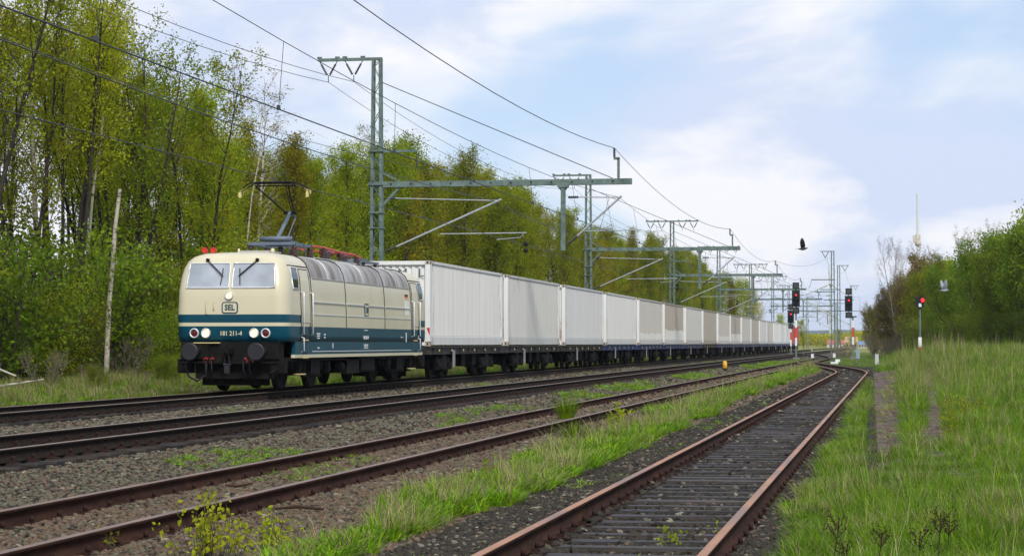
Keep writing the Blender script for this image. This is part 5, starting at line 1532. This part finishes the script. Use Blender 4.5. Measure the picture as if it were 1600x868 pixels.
def place_words(px):
    for lim, w in ((-5, 'at the left edge, partly cut off'), (30, 'at the left edge'), (70, 'near the left edge'), (160, 'left of the broken birch stem'), (235, 'right of the broken birch stem'), (300, 'just left of the locomotive'), (370, 'above the left side of the cab'), (430, 'behind the pantograph'),
                   (500, 'above the locomotive roof'), (570, 'just left of the tallest mast'), (640, 'just right of the tallest mast'), (715, 'over the first container\'s front half'), (785, 'over the first container\'s rear half'),
                   (830, 'over the second container\'s front half'), (875, 'over the second container\'s rear half'), (905, 'left of the second mast'), (943, 'right of the second mast'), (997, 'above the fourth container'), (1038, 'above the fifth container'),
                   (1070, 'above the sixth container'), (1098, 'above the seventh container'), (1122, 'above the eighth container'), (1145, 'above the ninth container'), (9999, 'above the farthest containers')):
        if px < lim: return w


def place_right(px):
    for lim, w in ((1375, 'at its left tip'), (1400, 'just left of the radio mast'), (1425, 'left of the low signal'), (1450, 'behind the low signal'), (1480, 'behind the flying pigeon'), (1515, 'right of the flying pigeon'), (1550, 'left of its high part'), (1585, 'under its highest tops'), (9999, 'at the right edge')):
        if px < lim: return w


def px_of(x, t):
    c, s = math.cos(yaw), math.sin(yaw); return 800 + 3340 * (x * c + t * s) / (-x * s + t * c)


HT = {'spring': 11.6, 'green': 10.8, 'bronze': 10.8, 'airy': 12, 'sparse_tall': 13.5, 'lime': 9.5}


def wood():
    r = random.Random(21)
    t = 48.0
    while t < 345:
        for row, xr in enumerate((-26.0, -29.0, -33.0)):
            if row == 2 and (t > 150 or t < 84): continue
            x = xr + r.uniform(-1, 1); tt = t + r.uniform(-1.2, 1.2); px = px_of(x, tt)
            if (150 < px < 340 and row and r.random() < .2) or px < -130: continue
            if px < 170: key = r.choice(['sparse_tall', 'sparse_tall', 'sparse_tall', 'airy'])
            elif px < 340: key = r.choice(['airy', 'airy', 'airy', 'spring']) if row == 0 else r.choice(['airy', 'airy', 'sparse_tall'])
            elif px < 500: key = r.choice(['green', 'spring', 'bronze', 'spring'])
            elif px < 760: key = r.choice(['spring', 'bronze', 'bronze', 'green'])
            elif px < 830: key = r.choice(['green', 'green', 'spring'])
            elif px < 1000: key = r.choice(['bronze', 'bronze', 'spring'])
            else: key = r.choice(['green', 'spring', 'green', 'bronze'])
            h = profile_h(px) * r.uniform(.86, 1.04) * (1 + .02 * row)
            if 150 < px < 340 and row == 1: h *= .93
            plant(key, x, tt, h / HT[key] * r.uniform(.95, 1.1), LB[key] + ' ' + ('', 'in the second row ', 'in the back row ')[row] + place_words(px), WG_, sz=h / HT[key])
        t += 2.9 if t < 150 else (4.2 if t < 230 else 6)
    for (x, tt, h, v, lab) in ((-27.5, 90, 12.3, 0, 'nearly bare birch rising above the wood left of the pantograph'), (-27.0, 110, 12.4, 1, 'nearly bare birch rising left of the tallest mast'), (-28.0, 118, 12.4, 0, 'nearly bare birch rising just right of the tallest mast'),
                               (-28.5, 69.5, 14.2, 1, 'nearly bare tall birch above the wood near the left edge'), (-27.0, 133, 12.6, 1, 'nearly bare birch crown above the first container')):
        plant('birch', x, tt, h / 12, lab, 'birches above the wood', v=v)
    # understorey
    UB = {'bush': 'mid-green undergrowth bush', 'dark_bush': 'dark green undergrowth bush', 'brown_bush': 'dry brown undergrowth bush'}
    t = 46.0
    while t < 300:
        for row, xr in enumerate((-23.6, -25.0)):
            key = r.choice(['bush', 'dark_bush', 'bush', 'brown_bush']) if row == 0 else r.choice(['bush', 'bush', 'dark_bush'])
            if row == 0 and (t > 190 or r.random() < .35): continue
            sc = r.uniform(.35, .8) if row == 0 else r.uniform(.9, 1.6)
            if key == 'brown_bush': sc *= .9
            plant(key, xr + r.uniform(-.9, .9), t + r.uniform(-1, 1), sc, UB[key] + ' ' + place_words(px_of(xr, t)), 'undergrowth along the wood')
        t += 2.0 if t < 110 else 4.5
    for i in range(30):
        t = 47 + i * 2.1 + r.uniform(-.8, .8); x = -21.6 + r.uniform(-.9, .5); key = r.choice(['brown_bush', 'brown_bush', 'dark_bush', 'bush'])
        plant(key, x, t, r.uniform(.14, .30) * (1.3 if key == 'brown_bush' else 1), 'small ' + UB[key].replace('undergrowth bush', 'verge bush') + ' ' + place_words(px_of(x, t)), 'low scrub on the verge')
    for i in range(9):
        plant('green', -38 + r.uniform(-2, 2), 100 + i * 14, 1.05, 'mid-green leafy tree deep in the wood ' + place_words(px_of(-38, 100 + i * 14)), WG_)


wood()


def birch_pole(x, t, pts, r0, label):
    """leaning broken birch stem: pts = offsets (dx,dz)"""
    b = MB(); k = len(pts); b.tube([(px, py, pz) for px, py, pz in pts], [r0 * (1 - .35 * i / (k - 1)) for i in range(k)], 9)
    o = b.build('broken_birch', M_birch, None, (x, t, float(gz(x, t)))); tag(o, label, 'tree trunk')


birch_pole(-23.6, 61.9, [(0, 0, -.2), (.06, 0, 1.5), (.10, 0, 2.4), (.20, 0, 3.5), (.27, 0, 4.6), (.42, 0, 5.8)], .085, 'broken pale birch stem leaning slightly right in front of the wood')
birch_pole(-25.0, 63.6, [(0, .1, 2.4), (.05, .1, 3.6), (.16, .1, 4.6), (.22, .2, 5.8), (.42, .3, 7.4), (.5, .3, 8.2)], .05, 'thinner pale birch stem left of the broken one, rising into the leaves')
birch_pole(-26.0, 84.0, [(0, 0, 5.0), (.1, 0, 6.0), (.2, 0, 6.9), (.4, 0, 7.9), (.6, 0, 8.9)], .035, 'slanting bare birch stem behind the pantograph')
for i, (pts, lab) in enumerate((([(-.9, 0, 1.05), (.1, 0, .87), (.66, .1, .64)], 'fallen pale branch sloping down at the left edge'), ([(-1.0, 0, .30), (.2, .1, .40), (1.2, .2, .56)], 'pale fallen stem lying in the undergrowth at the left edge'))):
    b = MB(); b.tube(pts, [.04, .035, .02], 7); tag(b.build('fallen_branch', M_birch, None, (-21.5, 48.6 + i * .3, 0)), lab, 'branch')

# trees on the far left end and the right-hand wood
for (x, t, sc, lab) in ((-25, 372, 1.15, 'bright lime-green tree behind the last white containers'), (-22.5, 352, .95, 'smaller lime-green tree in front of the bright one'), (-29, 400, 1.2, 'lime-green tree behind the bright one by the far mast'),
                        (-26.5, 520, .8, 'low lime-green tree left of the double red signal'), (-23, 560, .75, 'low lime-green tree directly behind the double red signal'), (-16.2, 640, .55, 'yellow-green bush beyond the red container'), (-12.8, 700, .6, 'yellow-green bush left of the wind turbine foot')):
    plant('lime', x, t, sc, lab, 'lime-green trees at the far end')


def right_wood():
    r = random.Random(31)
    pos = []
    # edge line bends from far-left towards the viewer on the right
    edge = [(-1.7, 262), (-.6, 240), (1.2, 222), (3.0, 208), (4.8, 196), (6.6, 186), (8.2, 178), (9.8, 171), (11.2, 165), (12.6, 160), (14, 156), (15.5, 152)]
    hs = [7.8, 9.6, 9.6, 9.0, 8.9, 9.8, 10.8, 11.8, 12.4, 12.4, 12.4, 12.4]
    LBR = {'bronze': 'olive budding tree of the right-hand wood', 'hedge_tree': 'dark green leafy tree of the right-hand wood', 'hedge_light': 'lighter green leafy tree of the right-hand wood', 'bare_brown': 'brown budding tree of the right-hand wood', 'bare': 'bare twiggy tree of the right-hand wood'}
    H = {'bronze': 10.8, 'hedge_tree': 9.5, 'hedge_light': 8.5, 'bare_brown': 8, 'bare': 10}
    for i, ((x, t), h) in enumerate(zip(edge, hs)):
        for row in range(3):
            xx, tt = x + row * 1.6 + r.uniform(-.6, .6), t + row * 5 + r.uniform(-2, 2); hh = h * r.uniform(.84, 1.0) * (1 if row else .86)
            if i < 3: key = 'bare_brown' if row < 2 else 'bare'
            else: key = r.choice(['hedge_tree', 'hedge_light', 'hedge_tree', 'bronze'])
            if i == 3 and row == 0: key = 'hedge_light'
            plant(key, xx, tt, hh / H[key] * (.85 if i < 3 else 1.0), LBR[key] + ' ' + ('', 'second row ', 'back row ')[row] + place_right(px_of(xx, tt)), 'trees of the right-hand wood', sz=hh / H[key])
    for (x, t, h, lab) in ((.9, 236, 12.4, 'bare twiggy tree in front of the radio mast'), (3.0, 240, 11.2, 'bare twiggy tree just right of the radio mast'), (8.2, 232, 12.6, 'bare twiggy tree rising in the middle behind the right-hand wood'), (10.2, 236, 13.0, 'second bare twiggy tree behind the right-hand wood, further right')):
        plant('bare', x, t, h / 10 * .8, lab, 'bare trees behind the right-hand wood', sz=h / 10)
    for i in range(26):
        u = i / 25; x = -1.8 + u * 17 + r.uniform(-.4, .4); t = float(np.interp(x, [e[0] for e in edge], [e[1] for e in edge])) - 5 + r.uniform(-2, 2)
        key = r.choice(['bush', 'dark_bush', 'bush']) if i > 5 else r.choice(['bush', 'brown_bush', 'brown_bush'])
        lab = {'bush': 'mid-green bush before the right-hand wood', 'dark_bush': 'dark green bush before the right-hand wood', 'brown_bush': 'dry brown bush before the right-hand wood'}[key]
        plant(key, x, t, r.uniform(.75, 1.15), lab + ' ' + place_right(px_of(x, t)), 'bushes along the right-hand wood')
    for (x, t, s, lab) in ((-5.4, 226, .55, 'low reddish-brown heather bush left of the bracketed signal'), (-4.9, 232, .55, 'low brown bush just behind the bracketed signal'), (-6.2, 240, .5, 'low brown bush at the foot of the right lattice mast')):
        plant('brown_bush', x, t, s, lab, 'brown bushes by the junction')


right_wood()


# ------------------------------------------------------------------ foreground plants
def sapling(x, t, h, n, seed, label, m, spread=.45, lsz=.045):
    r = np.random.default_rng(seed); root = thing('birch_sapling', label, 'sapling', (x, t, float(gz(x, t)))); lines = []; C = []
    for i in range(n):
        a = r.uniform(0, 6.28); q = r.uniform(0, spread); hh = h * r.uniform(.45, 1.0) * (1 - .5 * q / spread)
        P = wander((math.cos(a) * q * .5, math.sin(a) * q * .5, 0), (math.cos(a) * .5 * q / spread, math.sin(a) * .5 * q / spread, 1), hh, 6, r, .08, .12); lines.append((P, np.linspace(.005, .002, 7)))
        k = int(hh * 50); u = r.uniform(1.2, 6, k); i0 = np.minimum(u.astype(int), 5); f = (u - i0)[:, None]; C.append(P[i0] * (1 - f) + P[i0 + 1] * f + r.normal(0, .035, (k, 3)))
    V, F = tubes_np(lines, 3); link('stem', npmesh('stem', V, F, M_bark2), root)
    V, F = leaves_np(np.concatenate(C), lsz, r, .5); link('foliage', npmesh('foliage', V, F, m), root); return root


sapling(-5.02, 15.3, .66, 30, 1, 'yellow-green birch sapling with small pointed leaves at the bottom of the picture', LEAF[6], .50, .040)
sapling(-4.72, 15.9, .40, 22, 2, 'lower yellow-green sapling just right of the tall one at the bottom', LEAF[6], .42, .038)
sapling(-6.0, 15.8, .20, 4, 3, 'tiny yellow-green seedling in front of the near rusty rail on the left', LEAF[6], .1, .035)
sapling(-1.78, 17.2, .26, 5, 4, 'small yellow-green seedling beside the fastening of the nearest rail', LEAF[1], .1, .04)
sapling(-1.52, 18.6, .16, 6, 5, 'small seedling growing between the sleepers of the nearest siding', LEAF[1], .14, .035)
sapling(-4.55, 24.0, .36, 9, 6, 'yellow-green seedling standing in the grass strip', LEAF[6], .2, .045)
sapling(-5.1, 40.0, .70, 14, 7, 'taller yellow-green seedling further along the grass strip', LEAF[6], .3, .06)
for i, (x, t) in enumerate(((.9, 33), (1.0, 37), (1.35, 41), (1.7, 44), (1.15, 46))):
    sapling(x, t, .55, 12, 20 + i, ['nearest yellow weed in the meadow, beside the pale paving patch', 'second nearest yellow weed in the meadow', 'yellow weed in the middle of its group in the meadow', 'rightmost yellow weed of its group in the meadow', 'farthest yellow weed of its group in the meadow'][i], LEAF[0], .3, .05)['group'] = 'yellow weeds in the meadow'


def tussock(x, t, h, n, seed, label, m):
    r = random.Random(seed); V = []; F = []; mi = []
    for i in range(n):
        a = r.uniform(0, 6.28); q = .12 * r.random() ** .5; blade(V, F, mi, Vector((q * math.cos(a), q * math.sin(a), 0)), h * r.uniform(.5, 1), .012, r.uniform(.1, .7), a, 0, 3)
    me = bpy.data.meshes.new('tussock'); me.from_pydata(V, [], F); me.materials.append(m); me.update(); o = link('grass_tussock', me, None, (x, t, float(gz(x, t)))); tag(o, label, 'grass'); o.scale = (1.6, 1.6, 1)


tussock(-6.72, 44.0, .62, 150, 1, 'tuft of green grass growing between the rails of the reddish siding', M_grass)
tussock(-1.05 - .8, 14.6, .26, 80, 2, 'tuft of grass between the sleepers at the bottom of the picture', M_grass2)
tussock(-4.9, 33.0, .50, 150, 3, 'round tall tuft of dark grass at the left edge of the grass strip', M_grass)


def dock(x, t, h, seed, label):
    r = np.random.default_rng(seed); root = thing('dried_flower', label, 'dried plant', (x, t, float(gz(x, t)))); lines = []; C = []
    P = wander((0, 0, 0), (.1, 0, 1), h, 5, r, .05, .08); lines.append((P, np.linspace(.006, .003, 6)))
    for i in range(9):
        a = r.uniform(0, 6.28); Q = wander(P[3 + i % 2], (math.cos(a), math.sin(a), .8), h * .32, 3, r, .15, .15); lines.append((Q, [.003] * 4)); C.append(np.repeat(Q[2:], 7, 0) + r.normal(0, .022, (14, 3)))
    V, F = tubes_np(lines, 3); link('stem', npmesh('stem', V, F, M_seed), root); V, F = leaves_np(np.concatenate(C), .015, r); link('seed_head', npmesh('seed_head', V, F, M_seed), root)


for i, (x, t, h) in enumerate(((.30, 15.4, .36), (.16, 14.9, .27), (-.12, 14.9, .30), (.37, 15.8, .27), (-.44, 15.4, .36), (-.34, 14.6, .24))):
    dock(x, t, h, 40 + i, ['dark dried seed head standing highest in the meadow', 'dark dried seed head low in the middle of the meadow foreground', 'dark dried seed head left of the middle one', 'dark dried seed head furthest right in the foreground',
                           'dark dried seed head at the left edge of the meadow', 'lowest dark dried seed head near the ballast'][i])
for i, (x, t, pts) in enumerate(((-5.75, 19.5, [(0, 0, .02), (.25, -.1, .05), (.5, -.1, .03)]), (-4.9, 20.6, [(0, 0, .03), (.3, .05, .05), (.62, .05, .02)]), (-7.2, 22.5, [(0, 0, .03), (.14, 0, .02), (.3, .05, .05)]))):
    b = MB(); b.tube(pts, [.012, .018, .012], 6); tag(b.build('dead_twig', M_seed, None, (x, t, float(gz(x, t)) + .02)), ['dark stick lying in front of the reddish rail', 'longer dark stick lying on the brown gravel beside the grass', 'black piece of hose lying against the far reddish rail'][i], 'stick')


# ------------------------------------------------------------------ birds
def bird(loc, rz, span, label, m, m2, up=1.0, name='bird'):
    root = thing(name, label, 'bird', loc, rz)
    b = MB(); b.tube([(-.20, 0, 0), (-.14, 0, 0), (0, 0, -.01), (.10, 0, .01), (.16, 0, .03), (.19, 0, .035), (.235, 0, .02)], [.02, .035, .062, .055, .034, .030, .004], 10)
    b.add([(-.18, .02, .005), (-.18, -.02, .005), (-.34, -.05, 0), (-.34, .05, 0), (-.18, .02, -.01), (-.18, -.02, -.01), (-.34, -.05, -.008), (-.34, .05, -.008)], [(0, 1, 2, 3), (7, 6, 5, 4), (0, 3, 7, 4), (1, 5, 6, 2), (3, 2, 6, 7)])
    b.build('body', m, root)
    for s in (-1, 1):
        V = []; F = []; P = [(.08, .03, .02), (.11, .16, .14), (.07, .30, .34), (-.02, .42, .50)]; Q = [(-.08, .03, .01), (-.10, .16, .12), (-.12, .28, .30), (-.08, .38, .46)]
        for p, q in zip(P, Q): V += [(p[0], s * p[1] * span, p[2] * up), (q[0], s * q[1] * span, q[2] * up), (q[0], s * q[1] * span + s * .004, q[2] * up - .008), (p[0], s * p[1] * span + s * .004, p[2] * up - .008)]
        for i in range(3):
            for j in range(4): F.append((i * 4 + j, i * 4 + (j + 1) % 4, (i + 1) * 4 + (j + 1) % 4, (i + 1) * 4 + j))
        F += [(0, 1, 2, 3), (12, 13, 14, 15)]
        bm = MB(); bm.add(V, F, 0, True); bm.build('wing', m2, root)


M_crow = mat('black_feathers', (.015, .015, .02), .5); M_pige = mat('grey_feathers', (.27, .29, .33), .6)
bird((-4.05, 98, 5.72), .1, .55, 'black crow in flight with raised wings against the sky', M_crow, M_crow)
bird((2.3, 100, 3.85), .5, .55, 'grey pigeon in flight in front of the right-hand bushes', M_pige, M_pige)

# ------------------------------------------------------------------ distance
M_pale = mat('pale_grey_tower', (.62, .64, .66), .5)
r_ = thing('wind_turbine', 'pale white wind turbine far behind the lattice masts', 'wind turbine', (-43, 1500, 0))
b = MB(); b.tube([(0, 0, 0), (0, 0, 42)], [1.25, .7], 16); b.build('tower', M_pale, r_)
b = MB(); b.cbox((0, 1, 43), (2, 6, 2.2)); b.lathe([(.4, -3.2), (1.1, -2.6), (1.1, -1.8)], (0, 0, 43), 'y', 12); b.build('nacelle', M_pale, r_)
for a in (95, 205, 325):
    a = math.radians(a); d = Vector((math.cos(a), 0, math.sin(a))); n_ = Vector((-d.z, 0, d.x)); b = MB(); R = 19
    V = []
    for u, w in ((.03, .4), (.15, .8), (.6, .5), (1, .12)):
        c = Vector((0, -2.5, 43)) + d * (R * u); V += [c - n_ * w, c + n_ * w, c + n_ * w * .6 + Vector((0, .35, 0)), c - n_ * w * .6 + Vector((0, .35, 0))]
    F = [(i * 4 + j, i * 4 + (j + 1) % 4, (i + 1) * 4 + (j + 1) % 4, (i + 1) * 4 + j) for i in range(3) for j in range(4)] + [(12, 13, 14, 15)]
    b.add(V, F, 0, True); b.build('blade', M_pale, r_)
r_ = thing('radio_mast', 'tall thin pale radio mast rising behind the right-hand wood', 'radio mast', (7.2, 640, 0))
b = MB(); b.tube([(0, 0, 0), (0, 0, 27)], [.6, .48], 12); b.tube([(0, 0, 27), (0, 0, 45.5)], [.42, .36], 12); b.build('tower', M_pale, r_)
b = MB(); b.lathe([(.5, 30), (.9, 30.2), (.9, 31.3), (.75, 31.4), (.75, 33.5), (.5, 33.6)], (0, 0, 0), 'z', 12); b.box(-1.5, -.9, -.6, .4, 31, 33.2); b.build('antenna', mat('beige_antenna', (.5, .46, .38), .6), r_)
for (x, t, w, h, m, lab) in ((-19.5, 760, 9, 4.2, mat('red_roof', (.36, .14, .10), .8), 'low building with a red roof behind the junction'), (-13.5, 700, 5, 5.5, mat('ochre_wall', (.42, .30, .15), .8), 'small ochre building right of the red-roofed one'),
                             (-9.8, 690, 3.2, 3.4, mat('blue_grey_roof', (.16, .24, .34), .6), 'small blue-grey shed far behind the bracketed signal')):
    r_ = thing('building', lab, 'building', (x, t, -.2)); r_.scale = (.8, .8, .7); hh = h * .5
    b = MB(); b.box(-w / 2, w / 2, 0, 8, 0, hh); b.build('wall', mat('pale_wall', (.5, .47, .42), .8) if 'ochre' not in lab else m, r_)
    b = MB(); b.add([(-w / 2 - .3, -.3, hh), (w / 2 + .3, -.3, hh), (w / 2 + .3, 8.3, hh), (-w / 2 - .3, 8.3, hh), (-w / 2, 4, h), (w / 2, 4, h)], [(0, 1, 5, 4), (2, 3, 4, 5), (1, 2, 5), (3, 0, 4), (3, 2, 1, 0)]); b.build('roof', m, r_)
    for k in range(3): b = MB(); b.box(-w / 3 + k * w / 3 - .3, -w / 3 + k * w / 3 + .3, -.05, -.005, hh * .35, hh * .75); b.build('window', M_dglass, r_)


def far_tree_masses():
    r = np.random.default_rng(77)
    for name, lab, y0, xa, xb, h, m, n, ls in (('distant_tree_line', 'distant yellow-green belt of trees on the horizon', 850, -170, 10, 6.5, [LEAF[4], LEAF[0]], 26000, .8), ('distant_dark_wood', 'farther dark green wood under the hills', 1250, -260, 60, 8.5, [LEAF[3], LEAF[1]], 22000, 1.2)):
        x = r.uniform(xa, xb, n); top = h * (.55 + .45 * np.array([mnoise.noise(Vector((a * .045, y0, 0))) + .55 for a in x])); z = top * r.random(n) ** .6; y = y0 + r.uniform(0, 22, n)
        V, F = leaves_np(np.stack([x, y, z], 1), ls, r); tag(link(name, npmesh(name, V, F, m, r.integers(0, 2, len(F)))), lab, kind='stuff')
    # blue hills
    xs = np.linspace(-3500, 2500, 90); V = []; F = []
    for k, (yy, f) in enumerate(((5200, 0), (5300, .7), (5600, 1), (6200, 1), (6600, 0))):
        for x in xs: V.append((x, yy, f * (38 + 22 * mnoise.noise(Vector((x * .0016, 3, 0))) + 7 * mnoise.noise(Vector((x * .01, 9, 0)))) - (2 if f == 0 else 0)))
    n = len(xs)
    for k in range(4):
        for i in range(n - 1): F.append((k * n + i, k * n + i + 1, (k + 1) * n + i + 1, (k + 1) * n + i))
    tag(link('hills', npmesh('hills', V, F, mat('hill_woodland', (.04, .07, .05), .9, scale=.01))), 'low wooded hills on the horizon', kind='structure')


far_tree_masses()

# ------------------------------------------------------------------ air
HAZE = True
if HAZE:
    b = MB(); b.box(-3900, 3000, -60, 6900, -2.5, 75)
    m = bpy.data.materials.new('haze_air'); m.use_nodes = True; nt = m.node_tree; nt.nodes.remove(nt.nodes['Principled BSDF'])
    pv = N(nt, 'ShaderNodeVolumePrincipled'); pv.inputs['Color'].default_value = (.86, .90, 1, 1); pv.inputs['Density'].default_value = .00008
    L(nt, pv.outputs[0], nt.nodes['Material Output'].inputs['Volume'])
    tag(b.build('haze', m), 'thin spring haze in the air', kind='stuff')

SC.cycles.use_denoising = True
SC.cycles.max_bounces = 6; SC.cycles.diffuse_bounces = 3; SC.cycles.transmission_bounces = 3; SC.cycles.volume_bounces = 0; SC.cycles.transparent_max_bounces = 4
